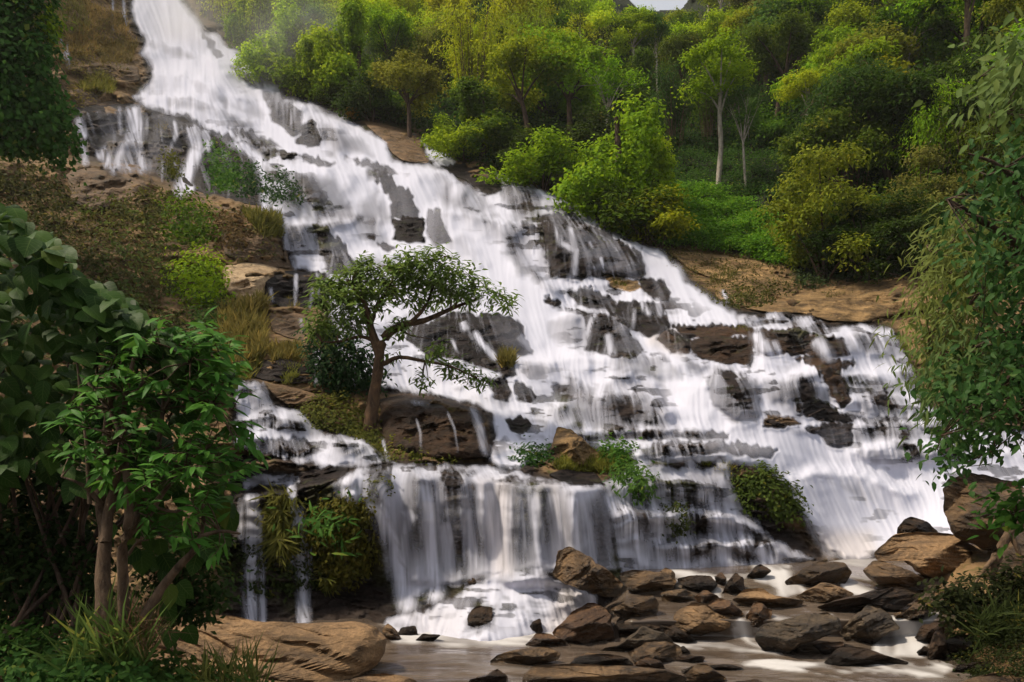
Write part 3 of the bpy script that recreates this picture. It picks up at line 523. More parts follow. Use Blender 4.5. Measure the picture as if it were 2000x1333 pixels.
# ------------------------------------------------------------------ rocks
def mat_rock(name, dk, lt, gloss=.8, spec=.3, stain=(.03, .022, .018), st_amt=.5, moss=0.0, lay=2.2, sc=1.0, wet=False):
    m = M(name); p = m.obj(); oi = m.n('ObjectInfo').outputs['Random']
    off = m.n('VectorMath'); off.operation = 'ADD'; m.L(p, off.inputs[0])
    cx = m.n('CombineXYZ'); k = m.math('MULTIPLY', oi, 37.0)
    for i in range(3): m.L(k, cx.inputs[i])
    m.L(cx.outputs[0], off.inputs[1]); v = off.outputs[0]
    lv = m.noise(1.3*sc, 7, .62, m.scalev(v, (.7, .9, lay), (.25, .5, .2)), .35)
    g = m.noise(9*sc, 6, .7, v); big = m.noise(.9*sc, 3, .55, v, .4)
    c = m.mix(m.mapr(lv, .33, .68), rgb(*dk), rgb(*lt))
    c = m.mix(m.math('MULTIPLY', m.mapr(g, .48, .66), .42), c, rgb(*[min(1, q*1.5) for q in lt]))
    c = m.mix(m.math('MULTIPLY', m.mapr(big, .50, .64), st_amt), c, rgb(*stain))
    c = m.mix(m.mapr(m.noise(2.3*sc, 4, .7, m.scalev(v, (.5, .5, 5), (.25, .5, .2))), .60, .66, 0, .75), c, rgb(*[q*.35 for q in dk]))
    if moss: c = m.mix(m.mapr(m.noise(1.7*sc, 5, .65, v), .57, .66, 0, moss), c, rgb(.05, .06, .012))
    hs = m.n('HueSaturation'); m.L(c, hs.inputs['Color']); m.L(m.mapr(oi, 0, 1, .78, 1.2), hs.inputs['Value']); c = hs.outputs[0]
    if wet:      # a dark wet band where the stream laps the foot of the rock
        sz = m.n('SeparateXYZ'); m.L(p, sz.inputs[0])
        wf = m.mapr(m.math('ADD', sz.outputs[2], m.math('MULTIPLY', m.noise(2.2, 3, .6, v), -.30)), .02, .12, 1, 0)
        c = m.mix(m.math('MULTIPLY', wf, .72), c, rgb(*[q*.45 for q in dk])); gloss = m.mix(wf, gloss, .2, 'FLOAT')
    cr = m.n('TexVoronoi'); cr.feature = 'DISTANCE_TO_EDGE'; cr.inputs['Scale'].default_value = 1.1*sc
    m.L(m.scalev(v, (.6, .8, 1.5), (.3, .4, .2)), cr.inputs['Vector'])
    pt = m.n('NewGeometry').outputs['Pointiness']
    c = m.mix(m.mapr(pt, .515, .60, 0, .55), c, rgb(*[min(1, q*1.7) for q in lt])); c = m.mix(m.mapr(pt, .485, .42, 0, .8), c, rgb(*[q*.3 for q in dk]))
    fg = m.noise(26*sc, 4, .75, v)
    c = m.mix(m.math('MULTIPLY', m.mapr(fg, .52, .64), .45), c, rgb(*[q*.5 for q in dk]))
    b = m.bump(lv, .9, .30/sc); b = m.bump(g, .8, .08/sc, b); b = m.bump(fg, .5, .03/sc, b); b = m.bump(m.mapr(cr.outputs[0], 0, .03), .4, .04, b)
    return m.end(m.pbsdf(c, gloss, spec, b))
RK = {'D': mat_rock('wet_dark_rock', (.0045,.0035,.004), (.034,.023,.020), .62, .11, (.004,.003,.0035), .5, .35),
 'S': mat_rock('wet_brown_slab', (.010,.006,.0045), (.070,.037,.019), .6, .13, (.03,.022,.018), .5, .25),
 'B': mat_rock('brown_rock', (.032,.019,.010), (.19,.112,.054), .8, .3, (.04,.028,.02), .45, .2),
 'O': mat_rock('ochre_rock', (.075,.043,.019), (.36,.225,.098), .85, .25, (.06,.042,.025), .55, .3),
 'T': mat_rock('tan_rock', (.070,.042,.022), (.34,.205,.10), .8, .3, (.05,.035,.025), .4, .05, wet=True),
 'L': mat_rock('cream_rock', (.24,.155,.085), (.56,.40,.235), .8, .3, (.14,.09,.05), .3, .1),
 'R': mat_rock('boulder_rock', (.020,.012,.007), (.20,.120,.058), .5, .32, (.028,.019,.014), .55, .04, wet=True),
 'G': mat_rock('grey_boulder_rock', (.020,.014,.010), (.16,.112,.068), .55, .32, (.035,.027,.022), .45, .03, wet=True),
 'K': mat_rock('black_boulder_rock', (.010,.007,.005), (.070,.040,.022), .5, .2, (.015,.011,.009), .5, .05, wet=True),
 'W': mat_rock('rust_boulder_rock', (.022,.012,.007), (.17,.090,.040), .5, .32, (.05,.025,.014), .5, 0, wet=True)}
def samp(A, px, py):
    c = np.clip((np.asarray(px)-gx[0])/ST, 0, NC-1.001); r = np.clip((np.asarray(py)-gy[0])/ST, 0, NR-1.001)
    c0 = c.astype(int); r0 = r.astype(int); fc = c-c0; fr = r-r0
    return (A[r0, c0]*(1-fc)+A[r0, c0+1]*fc)*(1-fr)+(A[r0+1, c0]*(1-fc)+A[r0+1, c0+1]*fc)*fr
def outline(pts, n, seed, jag=.018, rnd=1):
    p = np.asarray(pts, float)
    for _ in range(rnd):   # take the corners off a little
        q = np.roll(p, -1, 0); p = np.stack([p*.9+q*.1, p*.1+q*.9], 1).reshape(-1, 2)
    d = np.r_[0, np.cumsum(np.hypot(*(np.roll(p, -1, 0)-p).T))]; t = np.linspace(0, d[-1], n, endpoint=False)
    pc = np.r_[p, p[:1]]; o = np.stack([np.interp(t, d, pc[:, 0]), np.interp(t, d, pc[:, 1])], 1)
    c = (o.max(0)+o.min(0))/2; s = (o.max(0)-o.min(0)).min()
    a = np.arange(n)/n*2*PI; r = jag*s*(fbm(np.cos(a)*2.5, np.sin(a)*2.5, seed, seed=seed, o=4))
    v = o-c; l = np.hypot(v[:, 0], v[:, 1])[:, None]+1e-6
    return o+v/l*r[:, None]
def polar(o, K):
    c = o.mean(0)*.6+.4*(o.max(0)+o.min(0))/2
    rho = np.cos(np.linspace(0, PI/2, K+1))[:-1]; rho = rho**.9
    return np.concatenate([c+(o-c)*r for r in rho]+[c[None]]), np.concatenate([np.full(len(o), r) for r in rho]+[[0.0]])
def polarfaces(n, K):
    f = []
    i = np.arange(n); j = (i+1) % n
    for k in range(K-1): f.append(np.stack([k*n+i, k*n+j, (k+1)*n+j, (k+1)*n+i], 1))
    f = np.concatenate(f); return f, np.stack([(K-1)*n+i, (K-1)*n+j, np.full(n, K*n)], 1)
def solid(name, front, back, n, K, mat, sharp, size, seed, disp=.012):
    """front and back shells share the rim (the first n points)"""
    nf = len(front); V = np.concatenate([front, back[n:]])
    f, t = polarfaces(n, K)
    fb, tb = f.copy(), t.copy()
    mp = np.arange(len(back)); mp[n:] += nf-n
    fb = mp[fb][:, ::-1]; tb = mp[tb][:, ::-1]
    tri = lambda q: np.concatenate([q[:, [0, 1, 2]], q[:, [0, 2, 3]]])
    Fc = np.concatenate([tri(f), t, tri(fb), tb])
    if disp:
        c = V.mean(0); d = V-c; l = np.linalg.norm(d, axis=1, keepdims=True)+1e-6; q = V/size
        s = (.6*fbm(q[:, 0]*3, q[:, 1]*3, q[:, 2]*5, seed=seed, o=4)+.6*(np.abs(fbm(q[:, 0]*2, q[:, 1]*2, q[:, 2]*9, seed=seed+9, o=3))))
        k = np.ones(len(V)); k[:n] = .35
        V = V-d/l*(disp*size*s*k)[:, None]
    lo = V.min(0); hi = V.max(0)
    return mesh_np(name, V, Fc, [mat], smooth=True, loc=((lo[0]+hi[0])/2, (lo[1]+hi[1])/2, lo[2]), sharp=sharp)
def outcrop(i, kd, lb, pts, wet, th):
    p = np.asarray(pts, float); wpx = min(np.ptp(p[:, 0]), np.ptp(p[:, 1])); n = int(np.clip(np.ptp(p[:, 0])*.9, 60, 190)); K = int(np.clip(wpx/3.2, 10, 34))
    o = outline(pts, n, i, .055 if kd in 'DS' else .03); q, rho = polar(o, K)
    d = polysd(q[:, 0], q[:, 1], o); wm = max(d.max(), 4); m = np.clip(d/(.8*wm), 0, 1)
    yb = samp(YB2, q[:, 0], q[:, 1]); sc = yb/F
    T = th*wm*2
    t = T*np.sqrt(1-(1-m)**2)
    # ledges across the face: step the front back along sloping beds
    bed = (q[:, 1]+.16*(q[:, 0]-p[0, 0])+6*fbm(q[:, 0]/30, q[:, 1]/30, seed=i))/max(9, wpx*.22)
    fr = bed-np.floor(bed); t2 = t-T*.6*m*(sm(0, .8, fr)-sm(.85, 1, fr))*(.7+.8*noise(q[:, 0]/25, np.floor(bed)*7.7, seed=i))-T*.14*m*(1+fbm(q[:, 0]/14, q[:, 1]/7, seed=i+3, o=3))
    yf = yb-t2*sc+.01*T*sc*fbm(q[:, 0]/5, q[:, 1]/3, seed=i+5)
    fp = P3(q[:, 0], q[:, 1], yf+.10*sc*T*(rho > .97)); bp = P3(q[:, 0], q[:, 1], yb+T*.8*sc*np.sqrt(1-rho**2)+.10*sc*T*(rho > .97))
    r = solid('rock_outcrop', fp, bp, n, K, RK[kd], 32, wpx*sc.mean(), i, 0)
    tag(r, lb, 'rock', 'rock outcrops in and beside the falls')
for i, a in enumerate(OUTCROPS): outcrop(i, *a)
def waterY(px, py):
    return F*(CH-river_z(np.array([px], float), np.array([py], float))[0])/(py-HZ)
def boulder(kd, lb, pts, Y=None, seed=0, lean=.45, T=.46, top=None, grp='boulders in the stream below the falls', name='boulder', tilt=0.0, fac=10, sharp=22, jag=.034, disp=.045, bed=1.0, bang=None):
    p = np.asarray(pts, float); p = p.mean(0)+(p-p.mean(0))*(1.1 if Y is None else 1.0); lo = p.min(0); hi = p.max(0); wpx, hpx = hi-lo
    if Y is None: Y = float(waterY((lo[0]+hi[0])/2, max(lo[1]*.15+hi[1]*.85, 1040)))
    s = Y/F; big = math.sqrt(wpx*hpx)
    n = int(np.clip(big*.9, 56, 190)); K = int(np.clip(big/6, 9, 26))
    o = outline(pts, n, seed, jag, 1); q, rho = polar(o, K)
    c = (lo+hi)/2; u = (q[:, 0]-c[0])/(wpx/2); v = -(q[:, 1]-c[1])/(hpx/2)
    R = random.Random(seed*7+3)
    Tm = T*2*min(wpx, hpx*1.25)*s*.9
    t = np.clip(1-rho**3.2, 0, 1)**.55
    tp = R.uniform(.0, .35) if top is None else top
    g = R.uniform(-.25, .25)
    pl = [1.02-1.35*(v-tp)-g*u, 1.0-R.uniform(.9, 1.5)*(-v-R.uniform(.3, .55))]
    for k in range(fac):
        a = R.uniform(0, 2*PI); m_ = R.uniform(.5, 1.5); pl.append(R.uniform(.6, .98)-m_*(math.cos(a)*u+math.sin(a)*v-R.uniform(.05, .3)))
    for h in pl: t = np.minimum(t, np.clip(h, 0, 2)*.98+.02*t)
    t = np.maximum(t, 0)
    ba = R.uniform(-.5, .5) if bang is None else bang; px_ = big/60
    for fq, am in ((2.3*px_**.5, .085), (6.1*px_**.5, .032)):
        st_ = (v*math.cos(ba)*hpx/big+u*math.sin(ba)*wpx/big)*fq+.45*fbm(u*2, v*2, seed, seed=seed, o=3); fr = st_-np.floor(st_)
        t = t-bed*am*np.sqrt(1-rho)*sm(0, .85, fr)*(1-sm(.9, 1, fr))*np.clip(.8+.9*noise(u*2, np.floor(st_)*3.3, seed, 5), 0, 2)
    t = t-.07*np.sqrt(1-rho)*(1+fbm(u*3.3, v*3.3, seed, seed=seed+4, o=4))
    yr = Y+(.5+.5*v)*lean*hpx*s+tilt*u*wpx*s*.5
    fp = P3(q[:, 0], q[:, 1], yr-t*Tm); bp = P3(q[:, 0], q[:, 1], yr+.8*Tm*np.sqrt(np.clip(1-rho**2.2, 0, 1)))
    r = solid(name, fp, bp, n, K, RK[kd], sharp, big*s, seed, disp)
    return tag(r, lb, 'rock' if big*s < 1.0 else 'boulder', grp)
BOULDERS = [
('R','big brown boulder leaning diagonally against the front curtain',[(1080,1125),(1083,1100),(1092,1076),(1115,1069),(1146,1083),(1192,1118),(1220,1143),(1213,1163),(1174,1165),(1130,1152),(1100,1142)]),
('R','broad smooth brown boulder right behind the diagonal one',[(1209,1120),(1240,1112),(1300,1118),(1323,1135),(1310,1160),(1280,1168),(1235,1160),(1215,1140)]),
('W','dark triangular boulder at the right edge of the foam',[(1076,1240),(1111,1202),(1146,1178),(1167,1177),(1192,1202),(1203,1250),(1195,1259),(1115,1263)]),
('W','low wedge of rust brown rock in front of the triangular boulder',[(1024,1262),(1048,1236),(1066,1236),(1100,1250),(1116,1260),(1110,1266),(1060,1266)]),
('R','flat topped brown boulder above the dark triangular one',[(1186,1192),(1250,1163),(1275,1162),(1288,1180),(1283,1207),(1230,1211),(1195,1202)]),
('K','dark wet slab wedged right of the triangular boulder',[(1202,1217),(1220,1208),(1280,1208),(1312,1225),(1260,1247),(1210,1250)]),
('G','lichen spotted grey boulder beside the triangular one',[(1206,1262),(1235,1240),(1255,1222),(1300,1238),(1318,1255),(1300,1272),(1250,1276),(1200,1278),(1172,1273),(1180,1266)]),
('R','long rounded rock alone at the front edge of the pool',[(956,1293),(971,1279),(1006,1269),(1066,1262),(1096,1276),(1090,1290),(1038,1302),(961,1302)]),
('R','tan front slab with grass growing at its foot',[(1020,1320),(1041,1300),(1125,1296),(1220,1300),(1310,1308),(1345,1325),(1320,1345),(1025,1345)]),
('K','small dark rock at the bottom edge below the pool',[(916,1328),(950,1318),(971,1306),(992,1321),(990,1342),(916,1342)]),
('T','pale tan slab cut by the bottom edge beside the pool',[(682,1327),(720,1318),(765,1315),(800,1323),(832,1340),(780,1360),(690,1355)]),
('T','small ochre rock at the right tip of the great slab',[(745,1232),(757,1217),(772,1228),(785,1248),(775,1255),(755,1254)]),
('K','low black rock awash at the left edge of the foam',[(810,1252),(825,1238),(862,1240),(846,1254)]),
('R','mossy brown boulder in the middle of the rock pile',[(1225,1275),(1260,1254),(1300,1252),(1330,1262),(1335,1290),(1290,1300),(1240,1296)]),
('K','dark flat rock in the water under the lichen boulder',[(1110,1298),(1130,1282),(1180,1276),(1225,1284),(1240,1300),(1180,1306)]),
('R','huge brown boulder standing tall at the right edge',[(1840,957),(1847,936),(1888,922),(1930,927),(1990,945),(2060,985),(2060,1085),(1960,1085),(1900,1062),(1865,1052),(1845,1005)]),
('T','great flat topped boulder tilted below the right chute',[(1706,1080),(1745,1048),(1790,1037),(1860,1045),(1895,1062),(1934,1090),(1936,1108),(1915,1140),(1870,1150),(1790,1120),(1766,1096),(1713,1096)]),
('R','smooth brown boulder under the great flat topped one',[(1682,1115),(1703,1097),(1727,1097),(1773,1111),(1808,1132),(1812,1150),(1780,1160),(1720,1148)]),
('K','pointed dark boulder in the spray behind the flat topped one',[(1750,1032),(1763,1018),(1780,1009),(1808,1017),(1834,1040),(1800,1050),(1755,1048)]),
('R','rounded brown boulder in the stream right of the silt chute',[(1530,1137),(1570,1110),(1600,1097),(1650,1100),(1665,1118),(1650,1142),(1600,1152),(1545,1150)]),
('T','light brown low boulder behind the long dark rock',[(1552,1166),(1580,1150),(1608,1136),(1636,1145),(1670,1160),(1650,1174),(1577,1180)]),
('T','long tan rock below the silt chute',[(1428,1173),(1454,1151),(1489,1149),(1510,1162),(1573,1174),(1565,1186),(1470,1190)]),
('K','small pointed dark rock left of the silt chute',[(1457,1128),(1475,1106),(1487,1101),(1508,1115),(1490,1132),(1465,1134)]),
('K','upright split dark rock at the foot of the right steps',[(1408,1165),(1420,1134),(1438,1117),(1452,1130),(1456,1153),(1430,1168)]),
('W','small reddish rock left of the upright split rock',[(1394,1127),(1409,1117),(1421,1130),(1415,1145),(1400,1146)]),
('K','long blackish rock below the middle steps',[(1321,1130),(1350,1124),(1388,1125),(1404,1143),(1388,1159),(1356,1152),(1325,1142)]),
('R','small brown rock beside the broad smooth boulder',[(1283,1122),(1300,1107),(1318,1118),(1322,1140),(1300,1152),(1285,1140)]),
('R','flat mossy brown rock in the gap of the rock pile',[(1288,1157),(1338,1149),(1357,1164),(1345,1177),(1295,1178)]),
('W','small russet rock wedged above the oval boulder',[(1354,1166),(1377,1151),(1402,1164),(1406,1174),(1380,1180),(1360,1176)]),
('T','large oval tan boulder in the middle of the stream',[(1307,1222),(1321,1192),(1352,1176),(1390,1178),(1418,1187),(1434,1201),(1425,1230),(1388,1247),(1335,1240)]),
('W','orange brown rock tucked behind the oval boulder',[(1378,1180),(1400,1168),(1425,1172),(1452,1198),(1440,1210),(1410,1205)]),
('W','rust stained rock beside the little central cascade',[(1455,1205),(1475,1173),(1493,1182),(1510,1195),(1505,1210),(1482,1226),(1465,1224)]),
('G','big grey block boulder with a level top in the stream',[(1475,1246),(1486,1223),(1545,1208),(1615,1194),(1640,1207),(1643,1230),(1615,1243),(1562,1264),(1524,1286),(1489,1271)]),
('G','pointed grey brown boulder between two small cascades',[(1640,1236),(1668,1202),(1696,1183),(1720,1184),(1740,1202),(1760,1228),(1722,1243),(1705,1264),(1654,1258)]),
('K','long dark rock lying like a log behind the pointed boulder',[(1592,1187),(1636,1171),(1713,1153),(1752,1147),(1806,1160),(1790,1173),(1745,1195),(1731,1199),(1703,1187),(1636,1201)]),
('R','brown rock between the log like rock and the right bushes',[(1757,1206),(1790,1171),(1825,1170),(1832,1192),(1768,1215)]),
('K','low dark rock in front of the pointed boulder',[(1606,1298),(1636,1264),(1685,1264),(1730,1280),(1776,1294),(1766,1302),(1685,1304)]),
('W','small reddish slab under the grey block boulder',[(1585,1260),(1615,1253),(1648,1254),(1652,1267),(1612,1281)]),
('K','black rock right of the veil shaped cascade',[(1785,1248),(1804,1220),(1838,1215),(1843,1253),(1818,1260)]),
('K','dark splintered rock standing at the right small cascade',[(1809,1285),(1825,1234),(1846,1222),(1850,1288),(1836,1299)]),
('K','black wet boulder under the right bank bushes',[(1844,1253),(1867,1237),(1895,1240),(1943,1265),(1950,1288),(1895,1294),(1855,1288)]),
('K','flat black rock in the bottom right shallows',[(1855,1316),(1874,1297),(1944,1290),(1975,1307),(1958,1318)]),
('R','brown slab cut by the bottom right corner',[(1845,1345),(1910,1320),(1970,1312),(2020,1314),(2030,1350),(1900,1365)]),
('K','small round rock wrapped in white water at right',[(1789,1274),(1805,1261),(1817,1268),(1813,1283),(1797,1285)]),
('K','dark slanting rock left of the oval boulder',[(1288,1218),(1318,1222),(1362,1250),(1352,1258),(1290,1256)]),
('G','small grey rock poking from the brown shallows',[(1315,1274),(1335,1261),(1351,1276),(1335,1282)]),
('W','small maroon flat rock in the brown shallows',[(1315,1288),(1331,1278),(1378,1283),(1373,1295),(1328,1296)]),
('R','wedge shaped brown rock near the bottom of the stream',[(1319,1332),(1360,1297),(1380,1296),(1408,1317),(1422,1328),(1342,1338)]),
('K','thin flat dark rock awash in the foreground stream',[(1382,1300),(1422,1297),(1456,1306),(1398,1309)]),
('W','low ochre rock at the bottom edge of the stream',[(1425,1333),(1480,1326),(1500,1338),(1440,1345)]),
('T','sunlit tan rock half hidden in the right bank bushes',[(1816,1163),(1846,1139),(1876,1136),(1885,1158),(1850,1172)]),
('T','small tan stone in front of the log like rock',[(1743,1199),(1759,1194),(1768,1210),(1750,1211)]),
('W','small brown stone at the foot of the oval boulder',[(1236,1296),(1262,1284),(1290,1290),(1300,1306),(1250,1312)]),
('T','pale stone on the left rim of the rock pile',[(1120,1285),(1150,1274),(1185,1280),(1180,1292),(1130,1296)]),
('R','brown cobble between the wedge rock and the oval boulder',[(1330,1310),(1355,1300),(1360,1308),(1335,1318)]),
('G','round stone where the front curtain lands in the foam',[(1000,1118),(1010,1101),(1024,1104),(1031,1124),(1015,1130)]),
('K','leaning dark rock splashed at the foot of the front curtain',[(903,1150),(918,1128),(928,1114),(943,1136),(938,1154)]),
('K','dark rock showing through the foam mound',[(908,1236),(915,1200),(935,1182),(962,1188),(968,1236)]),
('K','small dark rock under the right of the foam mound',[(1028,1237),(1040,1214),(1056,1208),(1061,1237)]),
('K','wet black rock at the left foot of the foam mound',[(770,1246),(785,1225),(812,1222),(818,1246)]),
]
for i, (kd, lb, pts) in enumerate(BOULDERS): boulder(kd, lb, pts, seed=i+1, **{
    'huge brown boulder standing tall at the right edge': dict(Y=19.5, top=.75, lean=.2, T=.4),
    'great flat topped boulder tilted below the right chute': dict(Y=19.6, top=.05, lean=.8),
    'smooth brown boulder under the great flat topped one': dict(Y=18.6),
    'big brown boulder leaning diagonally against the front curtain': dict(Y=17.3, top=.55, bang=-.7, bed=1.3), 'broad smooth brown boulder right behind the diagonal one': dict(Y=18.6),
    'pointed dark boulder in the spray behind the flat topped one': dict(Y=22.5),
    'sunlit tan rock half hidden in the right bank bushes': dict(Y=16.4),
    'round stone where the front curtain lands in the foam': dict(Y=18.6), 'leaning dark rock splashed at the foot of the front curtain': dict(Y=18.7),
    'dark rock showing through the foam mound': dict(Y=16.9, T=.3), 'small dark rock under the right of the foam mound': dict(Y=16.9, T=.3), 'wet black rock at the left foot of the foam mound': dict(Y=16.6, T=.3)}.get(lb, {}))
boulder('T','great tawny slab boulder with diagonal cracks at bottom left',[(235,1310),(270,1262),(290,1232),(330,1210),(400,1199),(450,1200),(500,1212),(600,1216),(700,1213),(740,1225),(759,1247),(750,1275),(735,1298),(715,1318),(680,1380),(560,1450),(300,1460),(200,1420)], Y=12.6, seed=91, lean=.55, T=.2, top=.15, fac=5, grp='boulders at the foot of the left bank', jag=.02, bed=1.9, bang=.32)
boulder('O','tall tan standing rock on the grassy islet',[(1070,905),(1078,872),(1088,836),(1116,836),(1144,862),(1172,890),(1155,912),(1100,914)], Y=23.2, seed=92, top=.6, grp='rocks on the islet')
boulder('D','rounded dark rock beside the grassy islet',[(1003,892),(1015,872),(1040,868),(1055,885),(1040,900),(1010,902)], Y=24.2, seed=93, grp='rocks on the islet')
boulder('R','dark brown rocky bank with roots at the right edge',[(1932,1130),(1945,1090),(1970,1055),(2010,1035),(2090,1030),(2100,1210),(2000,1215),(1950,1190)], Y=16.6, seed=94, grp='right bank rocks')
boulder('T','weathered tan cliff rock behind the left shrubs',[(330,905),(380,880),(440,900),(455,960),(440,1040),(400,1090),(350,1060),(320,980)], Y=18.0, seed=95, grp='left bank rocks', T=.3)
boulder('B','layered brown rock seen between the shrub stems',[(10,920),(80,880),(160,900),(200,960),(190,1030),(100,1060),(20,1030)], Y=17.0, seed=96, grp='left bank rocks', T=.3)
boulder('O','orange brown ledge rock above the large leaf shrub',[(335,745),(370,730),(420,735),(440,765),(420,800),(370,810),(340,790)], Y=23.0, seed=97, grp='left bank rocks', T=.35)
# ------------------------------------------------------------------ plants
def mat_leaf(name, gloss=.7, spec=.05, trans=.36, vein=False, yel=.35):
    m = M(name); t = m.attr('tint'); oc = m.n('ObjectInfo').outputs['Color']
    hs = m.n('HueSaturation'); m.L(oc, hs.inputs['Color']); m.L(m.mapr(t, 0, 1, .55, 1.5), hs.inputs['Value']); m.L(m.mapr(t, 0, 1, .515, .485), hs.inputs['Hue'])
    c = hs.outputs[0]
    c = m.mix(m.mapr(t, .90, 1.0, 0, yel), c, rgb(.22, .17, .02))
    nrm = None
    if vein:
        lu = m.math('ABSOLUTE', m.attr('lu')); lv = m.attr('lv')
        wv = m.math('SINE', m.math('SUBTRACT', m.math('MULTIPLY', lv, 42.0), m.math('MULTIPLY', lu, 13.0)))
        vn = m.math('MAXIMUM', m.mapr(lu, .0, .07, 1, 0), m.math('MULTIPLY', m.mapr(wv, .86, .98), .55))
        c = m.mix(m.math('MULTIPLY', vn, .5), c, rgb(.13, .19, .05))
        c = m.mix(m.mapr(m.noise(9, 4, .7, m.obj()), .6, .72, 0, .45), c, rgb(.075, .06, .02))
    if vein: nrm = m.bump(m.noise(14, 3, .6, m.obj()), .25, .02)
    q = m.pbsdf(c, gloss, spec, nrm); tl = m.n('BsdfTranslucent')
    h2 = m.n('HueSaturation'); m.L(c, h2.inputs['Color']); h2.inputs['Value'].default_value = 1.5; h2.inputs['Hue'].default_value = .485; m.L(h2.outputs[0], tl.inputs[0])
    mx = m.n('MixShader'); mx.inputs[0].default_value = trans; m.L(q, mx.inputs[1]); m.L(tl.outputs[0], mx.inputs[2])
    return m.end(mx.outputs[0])
def mat_bark(name, a, b, sc=6):
    m = M(name); p = m.obj(); n = m.noise(sc, 6, .65, m.scalev(p, (1, 1, .35)), .5); g = m.noise(sc*4, 4, .6, p)
    c = m.mix(m.mapr(n, .35, .68), rgb(*a), rgb(*b)); c = m.mix(m.mapr(g, .6, .75, 0, .5), c, rgb(.20, .19, .15))
    return m.end(m.pbsdf(c, .85, .2, m.bump(n, .7, .06)))
LEAF = mat_leaf('leaf'); LEAFG = mat_leaf('glossy_leaf', .5, .07, .3, True, .15); LEAFS = mat_leaf('soft_leaf', .6, .08, .35, True, .2)
BARK = mat_bark('bark', (.055, .036, .024), (.17, .115, .075)); PALE = mat_bark('pale_bark', (.17, .14, .11), (.42, .37, .31)); DBARK = mat_bark('dark_bark', (.03, .02, .015), (.10, .06, .04))
VINE = mat_bark('vine_bark', (.05, .033, .02), (.16, .10, .06), 9)
def unit(v): return v/(np.linalg.norm(v, axis=-1, keepdims=True)+1e-9)
SHAPES = {'quad': None,
 'lance': ([0, .3, .65, 1], [.06, .5, .42, .0], .10, -.25),
 'heart': ([0, .12, .38, .7, 1], [.12, .40, .5, .36, .0], .10, -.28),
 'oval': ([0, .28, .65, 1], [.08, .5, .42, .02], .09, -.18)}
def leaves(P, D, U, Ln, Wd, shape='quad', tint=None, rg=None):
    """leaf blades from points P along D with upper side U"""
    n = len(P); D = unit(D); R_ = unit(np.cross(D, U)); N = unit(np.cross(R_, D)); Ln = np.asarray(Ln)[:, None]*np.ones((n, 1)); Wd = np.asarray(Wd)[:, None]*np.ones((n, 1))
    if SHAPES[shape] is None:
        V = np.stack([P, P+D*Ln*.5+R_*Wd*.5+N*Ln*.06, P+D*Ln-N*Ln*.12, P+D*Ln*.5-R_*Wd*.5+N*Ln*.06], 1)
        F_ = np.arange(n*4).reshape(n, 4); k = 4
    else:
        ss, ww, fold, droop = SHAPES[shape]; rows = []
        for s, w_ in zip(ss, ww):
            c = P+D*Ln*s+N*Ln*droop*s*s
            rows += [c+R_*Wd*w_+N*Wd*fold*w_*2, c, c-R_*Wd*w_+N*Wd*fold*w_*2]
        V = np.stack(rows, 1); k = V.shape[1]; f = []
        for r in range(len(ss)-1):
            a = 3*r; f += [[a, a+1, a+4, a+3], [a+1, a+2, a+5, a+4]]
        F_ = (np.arange(n)[:, None, None]*k+np.array(f)[None]).reshape(-1, 4)
    t = np.repeat(tint if tint is not None else np.full(n, .5), k)
    if k == 4: lu = np.tile([0, 1, 0, -1.], n); lv = np.tile([0, .5, 1, .5], n)
    else: lu = np.tile([1, 0, -1.], k//3*n); lv = np.tile(np.repeat(SHAPES[shape][0], 3), n)
    return V.reshape(-1, 3), F_, t, lu, lv
def merge(parts):
    V = []; F_ = []; T = []; o = 0
    for p in parts:
        V.append(p[0]); F_.append(p[1]+o); o += len(p[0]); T.append(p[2] if len(p) > 2 else np.zeros(len(p[0])))
    return np.concatenate(V), np.concatenate(F_), np.concatenate(T)
def leafuv(parts): return {'lu': np.concatenate([p[3] for p in parts]), 'lv': np.concatenate([p[4] for p in parts])}
def tube(pts, r0, r1, k=7, jit=0, seed=0, sub=3):
    p = np.asarray(pts, float)
    if sub > 1 and len(p) > 2:     # smooth the path
        t = np.arange(len(p)); tt = np.linspace(0, len(p)-1, (len(p)-1)*sub+1)
        m_ = np.gradient(p, axis=0); i = np.minimum(tt.astype(int), len(p)-2); f = (tt-i)[:, None]
        h = lambda f: (2*f**3-3*f*f+1, f**3-2*f*f+f, -2*f**3+3*f*f, f**3-f*f)
        a, b, c, d = h(f); p = a*p[i]+b*m_[i]+c*p[i+1]+d*m_[i+1]
    n = len(p); T = unit(np.gradient(p, axis=0)); ref = np.where(np.abs(T[:, 2:3]) > .9, np.array([[1., 0, 0]]), np.array([[0, 0, 1.]]))
    A = unit(np.cross(T, ref)); B = np.cross(T, A); an = np.arange(k)/k*2*PI
    r = np.interp(np.linspace(0, 1, n), [0, 1], [r0, r1])[:, None]*(1+(jit*noise(np.linspace(0, n*.9, n)[:, None], an[None]*1.3, seed, seed=seed) if jit else 0))*np.ones((n, k))
    V = p[:, None]+(A[:, None]*np.cos(an)[None, :, None]+B[:, None]*np.sin(an)[None, :, None])*r[..., None]
    i = np.arange(n*k).reshape(n, k); j = np.roll(i, -1, 1)
    F_ = np.stack([i[:-1], j[:-1], j[1:], i[1:]], -1).reshape(-1, 4)
    V = V.reshape(-1, 3); V = np.concatenate([V, p[-1:]]); e = len(V)-1
    cap = np.stack([i[-1], j[-1], np.full(k, e), np.full(k, e)], -1); cap = np.stack([i[-1][:-1:2], i[-1][1::2][:len(i[-1][:-1:2])], np.full(len(i[-1][:-1:2]), e), np.full(len(i[-1][:-1:2]), e)], -1) if False else None
    return V, F_
def wood(name, tubes, mat, parent=None, loc=None):
    V, F_, _ = merge([(a, b) for a, b in tubes])
    return mesh_np(name, V, F_, [mat], parent=parent, loc=loc)
